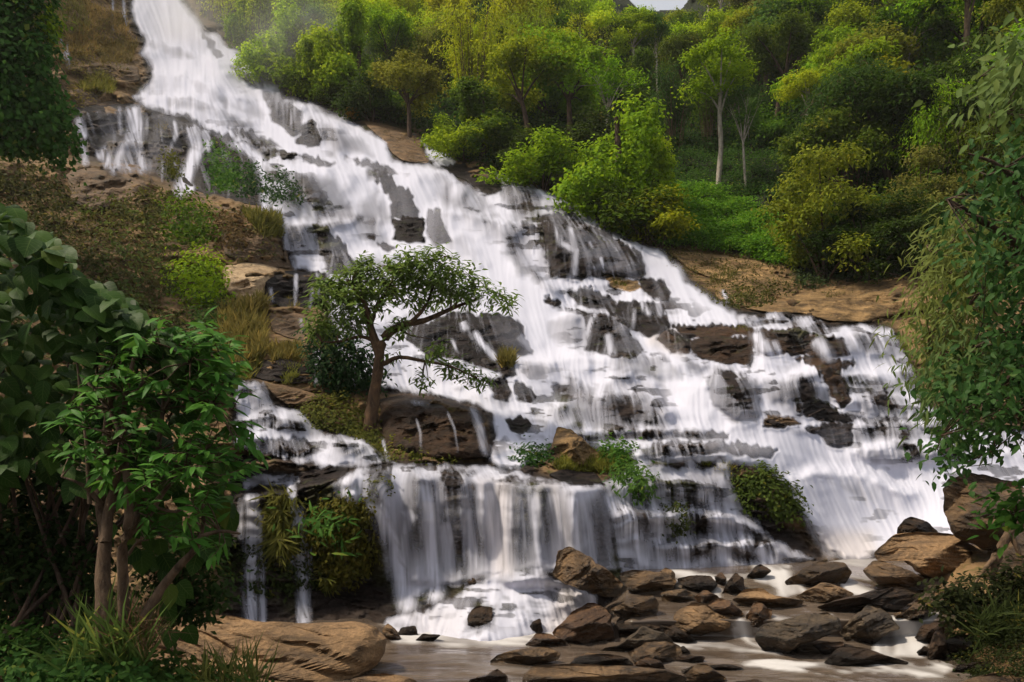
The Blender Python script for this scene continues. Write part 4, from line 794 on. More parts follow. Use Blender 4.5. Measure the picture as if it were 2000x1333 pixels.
def clumps(blobs, n, rg, up=.35, shell=.8):
    """clump centres over the outside of ellipsoid blobs"""
    C = []; Nn = []
    wt = np.array([b[1][0]*b[1][1]+b[1][0]*b[1][2] for b in blobs], float); wt /= wt.sum()
    for k in rg.choice(len(blobs), n, p=wt):
        c, r = blobs[k][:2]; d = rg.normal(size=3); d[2] += up; d /= np.linalg.norm(d)
        q = rg.uniform(shell-.3, 1.02)
        C.append(np.array(c)+d*np.array(r)*q); Nn.append(d/np.array(r))
    return np.array(C), unit(np.array(Nn))
def leafcloud(C, Nn, per, spread, Ln, Wd, rg, shape='quad', droop=.2, flat=.55, outw=.6):
    n = len(C)*per; ci = np.repeat(np.arange(len(C)), per)
    s = np.asarray(spread)*np.ones(len(C))
    off = rg.normal(size=(n, 3))*s[ci][:, None]*np.array([1, 1, flat])
    P = C[ci]+off
    N = unit(Nn[ci]*outw+np.array([0, 0, .55])+rg.normal(size=(n, 3))*.45)
    D = unit(np.cross(N, rg.normal(size=(n, 3)))); D = unit(D+np.array([0, 0, -droop])+.35*unit(off))
    t = np.clip(.5+.16*rg.normal(size=len(C))[ci]+.17*rg.normal(size=n), 0, 1)
    return leaves(P, D, N, Ln*rg.uniform(.65, 1.3, n), Wd*rg.uniform(.7, 1.25, n), shape, t)
def foliage(name, parts, mat, color, parent=None, loc=None):
    V, F_, T = merge(parts)
    o = mesh_np(name, V, F_, [mat], {'tint': T, **(leafuv(parts) if mat is LEAFG else {})}, smooth=(mat is LEAFG), parent=parent, loc=loc); o.color = (*color, 1); return o
# ---- background tree kinds, built once at the origin
def proto(kind, seed):
    rg = np.random.default_rng(seed); T = []; blobs = []; L = []
    if kind == 'broad':
        h = rg.uniform(8, 9.5); lean = rg.normal(size=2)*.5; top = np.array([lean[0], lean[1], h*.55])
        T.append(tube([(0, 0, -.6), (lean[0]*.3, lean[1]*.3, h*.25), top], .24, .14, 7, .12, seed))
        for k in range(rg.integers(6, 9)):
            a = k*2.4+rg.uniform(-.4, .4); rr = rg.uniform(1.2, 2.9); z = h*rg.uniform(.55, .9)-rr*.2
            c = top*.8+np.array([math.cos(a)*rr, math.sin(a)*rr, z-top[2]*.8]); R = rg.uniform(1.1, 1.8)
            blobs.append((c, (R, R, R*.68))); T.append(tube([top*.75, (top*.75+c)/2+[0, 0, .3], c], .11, .03, 5))
        blobs.append((top+[0, 0, h*.34], (1.7, 1.7, 1.1)))
        C, Nn = clumps(blobs, 190, rg, .45); L.append(leafcloud(C, Nn, 30, .30, .30, .15, rg, droop=.25))
        C, Nn = clumps(blobs, 60, rg, -.3); L.append(leafcloud(C, Nn, 16, .45, .30, .15, rg, droop=.3))
    elif kind == 'tall':
        h = rg.uniform(11.5, 13.5); b = rg.normal(size=2)*.35; top = np.array([b[0], b[1], h*.72])
        T.append(tube([(0, 0, -.6), (b[0]*.2+.1, b[1], h*.3), (b[0]*.8, b[1]*.6, h*.55), top], .21, .12, 7, .1, seed))
        for k in range(6):
            a = k*1.9+rg.uniform(-.4, .4); rr = rg.uniform(1.0, 2.7); z = h*rg.uniform(.68, .95)
            c = np.array([top[0]+math.cos(a)*rr, top[1]+math.sin(a)*rr, z]); R = rg.uniform(1.0, 1.6)
            blobs.append((c, (R, R, R*.55))); s0 = np.array([b[0]*.8, b[1]*.7, h*rg.uniform(.52, .68)])
            T.append(tube([s0, (s0+c)/2+[0, 0, .5], c], .09, .03, 5))
        C, Nn = clumps(blobs, 150, rg, .5); L.append(leafcloud(C, Nn, 30, .30, .30, .14, rg, droop=.25))
    elif kind == 'feather':
        for k in range(26):
            a = rg.uniform(0, 2*PI); r = rg.uniform(.5, 3.4); h = rg.uniform(5.5, 10)
            b0 = np.array([math.cos(a)*r*.25, math.sin(a)*r*.25, -.5]); pk = np.array([math.cos(a)*r*.7, math.sin(a)*r*.7, h]); e = np.array([math.cos(a)*r*1.25, math.sin(a)*r*1.25, h-rg.uniform(.8, 2.2)])
            T.append(tube([b0, b0*.4+pk*.55+[0, 0, .6], pk, e], .045, .012, 4))
            t = rg.uniform(.35, 1.0, 190)[:, None]; q = np.where(t < .7, b0+(pk-b0)*(t/.7), pk+(e-pk)*((t-.7)/.3))
            P = q+rg.normal(size=(190, 3))*np.array([.42, .42, .38]); out_ = np.array([math.cos(a), math.sin(a), 0])
            D = unit(out_*.5+rg.normal(size=(190, 3))*.6+[0, 0, -.75]); N = unit(rg.normal(size=(190, 3))*.5+[0, 0, 1]+out_*.3)
            L.append(leaves(P, D, N, rg.uniform(.25, .5, 190), rg.uniform(.07, .12, 190), 'quad', np.clip(.5+.12*rg.normal()+.15*rg.normal(size=190), 0, 1)))
    elif kind == 'draped':
        h = rg.uniform(6.5, 8); T.append(tube([(0, 0, -.6), (.1, 0, h*.4), (0, .1, h*.85)], .28, .1, 7, .1, seed))
        for k in range(11):
            z = h*rg.uniform(.12, .98); rr = (1.9-1.1*z/h)*rg.uniform(.5, 1.2); a = rg.uniform(0, 2*PI)
            blobs.append((np.array([math.cos(a)*rr, math.sin(a)*rr, z-.4]), (rg.uniform(.8, 1.3), rg.uniform(.8, 1.3), rg.uniform(.8, 1.4))))
        C, Nn = clumps(blobs, 210, rg, .25, .9); L.append(leafcloud(C, Nn, 30, .22, .22, .17, rg, droop=.5, flat=.9, outw=1.1))
        top = C[C[:, 2] > h*.35]
        for k in range(46):     # hanging strands
            c = top[rg.integers(len(top))]; ln = rg.uniform(.8, 2.6); n = int(ln*55)
            P = c+np.stack([rg.normal(size=n)*.10, rg.normal(size=n)*.10, -rg.uniform(0, ln, n)], 1)
            o_ = unit(np.array([c[0], c[1], 0.01])); D = unit(rg.normal(size=(n, 3))*.5+[0, 0, -1]); N = unit(o_+rg.normal(size=(n, 3))*.4+[0, 0, .4])
            L.append(leaves(P, D, N, rg.uniform(.14, .26, n), rg.uniform(.10, .17, n), 'quad', np.clip(.48+.13*rg.normal()+.14*rg.normal(size=n), 0, 1)))
    elif kind == 'bush':
        for k in range(9):
            a = rg.uniform(0, 2*PI); r = rg.uniform(0, 1.6); blobs.append((np.array([math.cos(a)*r, math.sin(a)*r, rg.uniform(.5, 2.2)]), (rg.uniform(.7, 1.1), rg.uniform(.7, 1.1), rg.uniform(.5, .9))))
            T.append(tube([(0, 0, -.4), blobs[-1][0]*.5, blobs[-1][0]], .05, .015, 4))
        C, Nn = clumps(blobs, 150, rg, .5); L.append(leafcloud(C, Nn, 28, .20, .21, .11, rg, droop=.3))
    elif kind == 'bigbush':
        for k in range(16):
            a = rg.uniform(0, 2*PI); z = rg.uniform(.5, 4.6); r = rg.uniform(.6, 1)*math.sqrt(max(.05, 1-(z/5.4)**2))*2.3; blobs.append((np.array([math.cos(a)*r, math.sin(a)*r, z]), (rg.uniform(.7, 1.3), rg.uniform(.7, 1.3), rg.uniform(.5, .9))))
            if k < 9: T.append(tube([(0, 0, -.4), blobs[-1][0]*.5, blobs[-1][0]], .07, .02, 4))
        C, Nn = clumps(blobs, 260, rg, .5); L.append(leafcloud(C, Nn, 32, .24, .20, .10, rg, droop=.35))
    elif kind == 'sparse':
        h = rg.uniform(9, 11); top = np.array([.3, 0, h*.5]); T.append(tube([(0, 0, -.6), (.2, .1, h*.25), top], .17, .11, 6, .1, seed)); ends = []
        for k in range(8):
            a = k*2.1+rg.uniform(-.5, .5); rr = rg.uniform(.8, 2.6); e = np.array([math.cos(a)*rr, math.sin(a)*rr, h*rg.uniform(.75, 1)])
            s0 = np.array([.25, 0, h*rg.uniform(.35, .5)]); m_ = (s0+e)/2+[0, 0, .2]
            T.append(tube([s0, m_, e], .07, .018, 5)); ends.append(e)
            for j in range(3):
                e2 = m_+(e-m_)*rg.uniform(.2, .9)+rg.normal(size=3)*.7; T.append(tube([m_+(e-m_)*.3, e2], .03, .01, 4)); ends.append(e2)
        blobs = [(e, (.8, .8, .5)) for e in ends]
        C, Nn = clumps(blobs, 120, rg, .4, .7); L.append(leafcloud(C, Nn, 20, .28, .26, .12, rg, droop=.3))
    return merge(T), merge(L)
PROTO = {}
def proto_mesh(kind, v):
    if (kind, v) not in PROTO:
        (Vw, Fw, _), (Vl, Fl, Tl) = proto(kind, 100+v*13+len(kind)*7)
        wo = mesh_np('trunk', Vw, Fw, [{'tall': PALE, 'sparse': PALE, 'feather': VINE}.get(kind, DBARK)])
        le = mesh_np('crown', Vl, Fl, [LEAF], {'tint': Tl}, smooth=False)
        PROTO[(kind, v)] = (wo.data, le.data, max(Vl[:, 2]), wo, le)
    return PROTO[(kind, v)]
GREEN = {'lime': (.36, .46, .02), 'fresh': (.245, .36, .013), 'green': (.155, .25, .011), 'deep': (.060, .115, .010), 'dark': (.032, .060, .010), 'olive': (.145, .18, .018), 'gold': (.28, .34, .014), 'brown': (.15, .15, .03), 'grey': (.13, .155, .06), 'blue': (.06, .125, .025)}
def vary(c, rg, s=.12): return tuple(float(np.clip(v*(1+s*rg.normal()), .004, .5)) for v in c)
def plant(kind, v, px, py, h, color, label, cat='tree', group=None, rot=0, wide=1.0, Y=None, name=None, dark_trunk=None):
    wo, le, h0, w0_, l0_ = proto_mesh(kind, v)
    Y = float(samp(YR, px, py)) if Y is None else Y
    loc = P3(px, py, Y); s = h/h0
    e = empty(name or {'feather': 'bamboo_clump', 'bush': 'shrub', 'bigbush': 'shrub', 'draped': 'vine_covered_tree'}.get(kind, 'forest_tree'), loc, label, cat, group)
    e.rotation_euler = (0, 0, rot); e.scale = (s*wide, s*wide, s)
    for me, nm in ((wo, 'trunk' if kind not in ('bush', 'bigbush', 'feather') else 'stem'), (le, 'crown' if kind not in ('bush', 'bigbush') else 'foliage')):
        c = bpy.data.objects.new(nm, me); COL.objects.link(c); c.parent = e
        if me is le: c.color = (*color, 1)
        elif dark_trunk is not None: c.material_slots[0].link = 'OBJECT'; c.material_slots[0].material = dark_trunk
    return e
rt = np.random.default_rng(11)
G = GREEN
HERO = [   # kind, variant, px, py of the foot, height m, colour (lit crowns carry their warm light in it), width, label
('draped',0,1205,430,7.4,G['green'],1.25,'big two lobed vine draped tree standing at the edge of the falls'),
('draped',1,1275,420,5.4,G['fresh'],1.1,'lower bright green vine mound leaning on the big vine draped tree'),
('broad',0,800,268,6.6,G['olive'],1.25,'dark rooted olive tree leaning over the small side waterfall'),
('feather',0,925,235,11.5,G['gold'],1.0,'tall golden plumed bamboo clump above the dark evergreen bush'),
('draped',2,945,318,6.4,G['deep'],1.35,'dark blue green evergreen bush right of the small side waterfall'),
('draped',0,635,205,7.6,G['fresh'],1.1,'bright vine column rising from the mist beside the falls'),
('draped',2,700,200,8.5,G['green'],1.1,'rounded vine covered tree just right of the mist'),
('feather',1,590,180,7.5,G['grey'],1.0,'grey green misty bamboo at the edge of the upper falls'),
('broad',1,1195,190,9.0,G['lime'],.9,'bright lime green tree standing out below the notch of sky'),
('tall',0,1400,374,10.2,G['green'],1.3,'round green tree on one straight pale trunk above the green slope'),
('sparse',0,1457,366,7.8,G['blue'],.9,'slender tree with twin white stems beside the pale trunked tree'),
('tall',1,1569,326,8.0,G['gold'],1.1,'yellow green umbrella tree on a straight pale trunk'),
('broad',2,1690,300,9.6,G['olive'],1.05,'layered olive tree right of the yellow green umbrella tree'),
('tall',2,1885,300,16.5,G['green'],1.0,'giant tree with a forked red brown trunk at upper right'),
('bigbush',0,1610,545,6.9,G['olive'],1.0,'large round yellow topped bush at the right end of the green slope'),
('bigbush',1,1700,548,4.8,G['dark'],1.3,'dark evergreen bush above the tan slabs'),
('bigbush',0,1790,545,4.4,G['dark'],1.2,'low black green bush between the tan slabs and the right branches'),
('broad',0,1745,350,4.6,G['fresh'],1.0,'small fresh green sapling tree in front of the dark trunks'),
('bigbush',1,1800,470,5.4,G['brown'],1.0,'yellow brown leaved shrub behind the right branches'),
('draped',1,1850,345,5.6,G['deep'],1.0,'vine wrapped tree stump below the giant forked tree'),
('feather',2,500,120,10,G['gold'],1.0,'yellow lit bamboo high beside the topmost falls'),
('bush',1,690,236,1.7,(.34,.22,.02),.8,'small orange yellow leaved bush on the lip of the falls'),
('sparse',1,1545,110,11,G['brown'],1.1,'half bare brown tree with pale branches near the ridge'),
('sparse',0,1480,150,9,G['brown'],1.2,'bare branched rusty tree on the upper right slope'),
('broad',2,1640,150,9.5,G['olive'],1.2,'wide olive tree on the upper slope left of the giant tree'),
('bush',1,1060,372,3.2,G['green'],1.4,'spreading green thicket left of the big vine draped tree'),
('bush',0,1120,392,2.6,G['grey'],1.3,'grey twiggy thicket at the foot of the big vine draped tree'),
('bush',0,1560,500,2.6,G['fresh'],1.2,'bright low shrub at the bottom of the green slope'),
('feather',1,455,75,9,(.25,.33,.02),1.1,'sunlit yellow bamboo nearest the top of the falls'),
('draped',0,540,165,7.5,G['fresh'],1.1,'mist wrapped vine mound left of the grey green bamboo'),
('feather',0,420,40,9,G['lime'],1.0,'lime bamboo cut by the top edge beside the falls'),
('broad',0,560,110,9,(.22,.34,.02),1.2,'yellow lit round tree above the mist'),
('draped',2,480,105,6.5,G['green'],1.1,'green vine mound against the right rim of the topmost veil'),
('feather',2,620,100,10,G['gold'],1.1,'gold lit bamboo high behind the bright vine column'),
('tall',0,2010,330,12,G['olive'],1.1,'olive crowned tree cut by the right edge of the forest'),
]
for q in HERO:
    k, v, px, py, h, c, wd, lb = q
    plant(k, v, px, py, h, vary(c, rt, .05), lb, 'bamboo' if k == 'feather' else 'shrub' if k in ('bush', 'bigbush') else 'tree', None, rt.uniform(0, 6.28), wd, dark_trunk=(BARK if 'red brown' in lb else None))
# the rest of the forest: rows up the slope
CLEAR = [[(1265,385),(1560,380),(1560,520),(1290,500)], [(1320,300),(1560,300),(1560,385),(1300,385)]]
KN = {'broad': 'round crowned tree', 'tall': 'tall umbrella tree', 'feather': 'plumed bamboo clump', 'draped': 'vine smothered tree', 'bush': 'leafy thicket', 'sparse': 'thin branched tree'}
CN = {'lime': 'lime green', 'fresh': 'fresh green', 'green': 'mid green', 'deep': 'deep green', 'dark': 'dark green', 'olive': 'olive', 'gold': 'golden green', 'brown': 'rusty brown', 'grey': 'grey green', 'blue': 'blue green'}
ZONES = [(-300,520,'beside the topmost falls'),(520,700,'in the mist by the falls'),(700,870,'above the bare brown rock'),(870,1060,'behind the blue green evergreen'),(1060,1180,'left of the lime tree'),(1180,1310,'under the sky notch'),(1310,1440,'around the pale trunked tree'),(1440,1560,'behind the twin white stems'),(1560,1680,'around the yellow umbrella tree'),(1680,1800,'behind the layered olive tree'),(1800,1920,'around the giant forked tree'),(1920,2400,'at the forest right edge')]
spots = []
for row, py in enumerate(np.concatenate([np.arange(-70, 200, 33), np.arange(200, 560, 44)])):
    for px in np.arange(340+(row % 2)*45, 2160, 82 if py < 200 else 92):
        x, y = px+rt.uniform(-26, 26), py+rt.uniform(-14, 14)
        if polysd(np.array([[x]]), np.array([[y]]), HILLP)[0, 0] < 24: continue
        if any(inpoly(np.array([[x]]), np.array([[y]]), c)[0, 0] for c in CLEAR): continue
        if y < np.interp(x, [1080,1150,1225,1250,1330,1350,1420], [-200,-30,45,62,60,30,-120]): continue
        if any(abs(x-q[2]) < 34 and abs(y-q[3]) < 22 for q in HERO): continue
        if y > 330 and x < 1300: continue
        spots.append((x, y))
seen = {}; meta = []
for x, y in spots:
    glow = np.exp(-((x-800)/420)**2)*sm(330, 40, y)  # warm light on the treetops, put into the crown colours picked below
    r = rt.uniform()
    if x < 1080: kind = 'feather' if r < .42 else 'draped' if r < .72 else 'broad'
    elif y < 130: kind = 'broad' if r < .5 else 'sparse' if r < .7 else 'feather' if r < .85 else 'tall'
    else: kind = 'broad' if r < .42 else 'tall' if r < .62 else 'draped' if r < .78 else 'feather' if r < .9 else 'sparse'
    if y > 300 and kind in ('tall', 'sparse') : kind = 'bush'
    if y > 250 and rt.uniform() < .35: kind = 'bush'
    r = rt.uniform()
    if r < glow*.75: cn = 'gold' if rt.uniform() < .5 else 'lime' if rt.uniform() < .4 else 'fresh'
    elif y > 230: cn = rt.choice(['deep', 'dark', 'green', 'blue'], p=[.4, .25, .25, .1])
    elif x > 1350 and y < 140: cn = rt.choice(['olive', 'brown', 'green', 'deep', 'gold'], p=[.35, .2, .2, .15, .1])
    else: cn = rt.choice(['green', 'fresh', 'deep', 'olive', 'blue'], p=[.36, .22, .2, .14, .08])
    h = {'broad': 9, 'tall': 11.5, 'feather': 9, 'draped': 8, 'bush': 3.6, 'sparse': 9}[kind]*rt.uniform(.85, 1.2)
    if x < 1000 and y > 100: h *= .8
    if 1205 < x < 1360: h = min(h, max(1.5, (y-26)*float(samp(YR, x, y))/F))
    zn = [z[2] for z in ZONES if z[0] <= x < z[1]][0]
    ht = 'on the ridge' if y < 20 else 'high up' if y < 110 else 'halfway up' if y < 230 else 'low down'
    meta.append((x, y, kind, cn, h, zn, ht))
cnt = {}
for m_ in meta: cnt[m_[2:4]+m_[5:]] = cnt.get(m_[2:4]+m_[5:], 0)+1
idx = {}
for x, y, kind, cn, h, zn, ht in sorted(meta):
    key = (kind, cn, zn, ht); idx[key] = idx.get(key, 0)+1
    o = '' if cnt[key] == 1 else ('leftmost ' if idx[key] == 1 else 'rightmost ' if idx[key] == cnt[key] else ['second', 'third', 'fourth', 'fifth', 'sixth'][idx[key]-2]+' ')
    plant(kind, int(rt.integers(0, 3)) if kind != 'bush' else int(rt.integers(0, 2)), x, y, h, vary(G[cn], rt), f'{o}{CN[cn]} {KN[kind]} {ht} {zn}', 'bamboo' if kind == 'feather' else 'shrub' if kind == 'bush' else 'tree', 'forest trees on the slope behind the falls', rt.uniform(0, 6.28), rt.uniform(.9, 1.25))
rim = [(648,200),(664,214),(730,238),(772,240),(868,300),(905,318),(985,322),(1020,345),(1055,362),(1085,372),(1135,388),(1170,408),(1235,452),(1262,470),(560,168),(610,190),(1290,480)]
for k, (x, y) in enumerate(sorted(rim)):
    nm = ['leftmost','second','third','fourth','fifth','sixth','seventh','eighth','ninth','tenth','eleventh','twelfth','thirteenth','fourteenth','fifteenth','sixteenth','rightmost'][k]
    plant('bush', k % 2, x, y, rt.uniform(2.2, 3.8), vary(G[['deep','green','fresh','deep','dark'][k % 5]], rt), f'{nm} low leafy thicket along the right rim of the upper falls', 'shrub', 'thickets along the rim of the falls', rt.uniform(0, 6.28), rt.uniform(1.1, 1.5))
for q in PROTO.values():
    for o in q[3:]: bpy.data.objects.remove(o)
# ---- ground plants on the slope
PL = P3(GX, GY, YL); NRM = unit(np.cross(np.gradient(PL, axis=0), np.gradient(PL, axis=1))); NRM *= np.where((NRM*(PL-[0, 0, CH])).sum(-1, keepdims=True) > 0, -1, 1)
def scatter(pts, n, rg, margin=0):
    p = np.asarray(pts, float); lo = p.min(0); hi = p.max(0); out_ = []
    k = 0
    while k < n:
        q = lo+rg.uniform(size=(n*2, 2))*(hi-lo); q = q[inpoly(q[:, 0], q[:, 1], p)]; out_.append(q); k += len(q)
        if len(q) == 0: break
    return np.concatenate(out_)[:n]
def ground_at(q):
    r = np.clip(np.rint((q[:, 1]-gy[0])/ST).astype(int), 0, NR-1); c = np.clip(np.rint((q[:, 0]-gx[0])/ST).astype(int), 0, NC-1)
    return PL[r, c], NRM[r, c]
def leafmass(pts, n, size, rg, thick=.5, shape='quad', wr=.5, droop=.3, Y=None, per=14, spread=None, bump=1.0, dY=0.0):
    """leaf clumps filling an outlined patch; deeper in the middle"""
    nc = max(3, n//per); q = scatter(pts, nc, rg)
    d = polysd(q[:, 0], q[:, 1], pts); dm = max(d.max(), 1); prof = np.sqrt(np.clip(1-(1-np.clip(d/dm, 0, 1))**2, 0, 1))
    yb = samp(YB2, q[:, 0], q[:, 1]) if Y is None else (np.full(nc, Y) if np.isscalar(Y) else Y(q))
    T = thick*2*dm*yb/F
    yy = yb-T*prof*rg.uniform(.35, 1.05, nc)**.5*(.75+.35*fbm(q[:, 0]/(25*bump), q[:, 1]/(18*bump), seed=int(rg.integers(99)), o=2))+.1*T-dY
    C = P3(q[:, 0], q[:, 1], yy)
    cen = P3(*np.asarray(pts, float).mean(0), yb.mean()+T.mean()); Nn = unit(C-cen+np.array([0, 0, .2]))
    sp = (spread or size*1.1)
    return leafcloud(C, Nn, per, sp, size, size*wr, rg, shape, droop, .8, .8), C, cen
def outline_shrub(name, label, cat, pts, n, px_size, color, rg=None, group=None, mat=None, thick=.5, shape='quad', wr=.5, droop=.3, Y=None, per=14, stems=5, extra=None, stem_mat=None, bump=1.0, dY=0.0):
    rg = rg or np.random.default_rng(abs(hash(label)) % 1 + len(label)*31+len(pts)*7+int(pts[0][0]))
    yb = float(samp(YB2, np.mean([p[0] for p in pts]), np.mean([p[1] for p in pts]))) if Y is None else (Y if np.isscalar(Y) else float(Y(np.array([np.mean(pts, 0)]))[0]))
    L, C, cen = leafmass(pts, n, px_size*yb/F, rg, thick, shape, wr, droop, Y, per, None, bump, dY)
    p = np.asarray(pts, float); base = P3(p[:, 0].mean(), p[:, 1].max(), yb)
    e = empty(name, base, label, cat, group)
    foliage('foliage', [L]+(extra or []), mat or LEAF, color, e, tuple(base))
    if stems:
        T = []
        r_ = px_size*yb/F*.10
        for c in C[rg.choice(len(C), min(stems*3, len(C)), replace=False)]:
            b = base*.5+cen*.5+rg.normal(size=3)*.05*np.ptp(C, axis=0); T.append(tube([b, (b+c)/2+rg.normal(size=3)*.04*np.ptp(C, axis=0), c], r_*1.5, r_*.5, 4))
        wood('stem', T, stem_mat or VINE, e, tuple(base))
    return e
def ground_cover(name, pts, n, size, color, rg, lift=.3, mat=None, per=12):
    q = scatter(pts, n//per, rg); C, N = ground_at(q)
    hgt = lift*(.4+.9*np.clip(fbm(q[:, 0]/34, q[:, 1]/16, seed=7, o=3)+.4, 0, 2))
    C = C+np.array([0, 0, 1])*hgt[:, None]+N*.1
    L = leafcloud(C, unit(N+[0, 0, .5]), per, size*1.3, size, size*.55, rg, droop=.25)
    o = foliage(name, [L], mat or LEAF, color); o['kind'] = 'stuff'; return o
ground_cover('ground_cover', [(1255,388),(1320,380),(1420,385),(1520,440),(1560,520),(1500,515),(1400,495),(1290,485),(1262,440)], 34000, .19, (.085,.205,.016), rt, .55)
ground_cover('undergrowth', [(640,205),(800,262),(930,325),(1130,395),(1270,480),(1300,300),(1560,300),(1560,500),(2200,540),(2200,250),(900,150),(700,150)], 90000, .30, (.020,.052,.010), rt, .7)
ground_cover('forest_floor_leaves', [(345,-110),(1060,-110),(1150,40),(1225,85),(1345,85),(1420,-60),(2250,-110),(2250,260),(900,230),(620,190),(440,60)], 70000, .42, (.045,.095,.012), rt, 1.2)

ground_cover('bank_undergrowth', [(-40,300),(110,330),(150,420),(300,400),(440,420),(545,450),(520,520),(430,520),(440,590),(430,735),(300,760),(-40,700)], 7500, .17, (.060,.066,.020), rt, .12)
ground_cover('bank_undergrowth', [(40,-60),(235,-60),(250,60),(260,125),(160,215),(140,230),(110,120)], 7000, .20, (.12,.105,.03), rt, .10)
ground_cover('bank_undergrowth', [(1850,1150),(2100,1120),(2100,1345),(1900,1345),(1860,1300)], 7000, .07, (.022,.03,.009), rt, .10)
ground_cover('bank_undergrowth', [(1240,455),(1330,488),(1420,500),(1520,525),(1560,560),(1500,590),(1400,600),(1340,545),(1290,495)], 3000, .16, (.085,.08,.025), rt, .08)

ground_cover('undergrowth', [(1290,265),(1570,265),(1570,400),(1420,392),(1300,385)], 16000, .20, (.035,.085,.014), rt, .5)
# ------------------------------------------------------------------ plants on the banks and the rocks
rn = np.random.default_rng(23)
STRAW = (.165, .140, .036); SG = (.125, .125, .028); BO = (.080, .074, .024); MOSS = (.070, .078, .014)
def grass_tuft(name, label, pts, n, hpx, color, group='straw grass on the ledges', hang=0.0, Y=None, wd=.10, cat='grass'):
    q = scatter(pts, n, rn)
    if Y is None: C, N = ground_at(q); yb = float(samp(YB2, *np.mean(pts, 0)))
    else: yb = Y; C = P3(q[:, 0], q[:, 1], Y+rn.uniform(-.4, .4, n))
    L = hpx*yb/F
    D = unit(rn.normal(size=(n, 3))*.42+np.array([0, -.35, 1.0-2*hang])); N_ = unit(np.array([0, -.6, .6])+rn.normal(size=(n, 3))*.4)
    k = np.clip(.5+.35*fbm(q[:, 0]/12, q[:, 1]/12, seed=2, o=2)+.18*rn.normal(size=n), 0, 1)
    o = foliage(name, [leaves(C-D*.06*L, D, N_, L*rn.uniform(.5, 1.25, n), np.full(n, L*wd)*rn.uniform(.6, 1.2, n), 'lance', k)], LEAF, color)
    V = P3(*np.mean(pts, 0), yb)
    return tag(o, label, cat, group)
def sh(label, pts, n, px, col, cat='shrub', name='shrub', **k):
    k.setdefault('rg', rn); return outline_shrub(name, label, cat, pts, n, px, col, **k)
BK = 'bushes on the left bank'
sh('dried brown creeper tangle covering the left bank', [(110,430),(200,385),(300,395),(335,470),(335,600),(260,615),(200,565),(140,500)], 3200, 9, BO, 'creeper', 'creeper', group=BK, thick=.16, stems=26)
sh('green leafed vines straggling over the dried creeper', [(120,420),(210,390),(330,430),(340,600),(250,620),(200,560)], 1500, 11, (.07,.10,.025), 'creeper', 'creeper', group=BK, thick=.2, stems=6)
sh('olive brown creeper below the big cracked brown rock', [(180,400),(290,375),(345,385),(330,440),(250,440)], 1800, 9, (.07,.075,.022), 'creeper', 'creeper', group=BK, thick=.2)
sh('upper green bush on the left bank', [(318,405),(370,378),(410,405),(422,470),(380,492),(330,472)], 2000, 10, G['deep'], group=BK)
sh('largest green bush hanging down the middle of the left bank', [(333,520),(380,488),(430,497),(442,555),(437,600),(400,600),(350,592),(338,560)], 2600, 10, G['green'], group=BK)
sh('lowest trailing bush under the largest one on the left bank', [(370,600),(432,580),(442,640),(428,672),(390,650)], 1200, 10, (.05,.09,.02), group=BK)
sh('tangled brown green thicket under the vine curtain', [(-60,300),(60,290),(135,335),(140,400),(110,470),(0,420),(-60,400)], 2600, 10, (.055,.06,.02), group=BK, thick=.2)
sh('dark thicket between the creepers and the large leaf shrub', [(60,440),(140,470),(230,590),(330,620),(420,660),(360,720),(200,640),(80,540)], 3200, 10, (.04,.055,.015), group=BK, thick=.15)
sh('dry twiggy bush right of the upper green bush', [(415,420),(470,425),(500,455),(470,490),(425,490)], 1100, 9, (.10,.07,.028), group=BK, thick=.3, stems=12)
sh('dense ivy curtain hanging at the top left corner', [(-200,-120),(80,-120),(98,-20),(88,40),(105,80),(100,150),(122,200),(142,270),(140,315),(118,330),(70,270),(40,300),(0,280),(-60,300),(-200,300)], 16000, 13, (.045,.115,.022), 'ivy', 'ivy_curtain', thick=.22, Y=30.0, wr=.7, droop=.7, stems=16, bump=1.5)
sh('thin leafy branch tips at the right rim of the ivy curtain', [(75,20),(110,40),(108,75),(80,80)], 350, 12, G['green'], 'ivy', 'ivy_curtain', Y=30.0, stems=3, wr=.5)
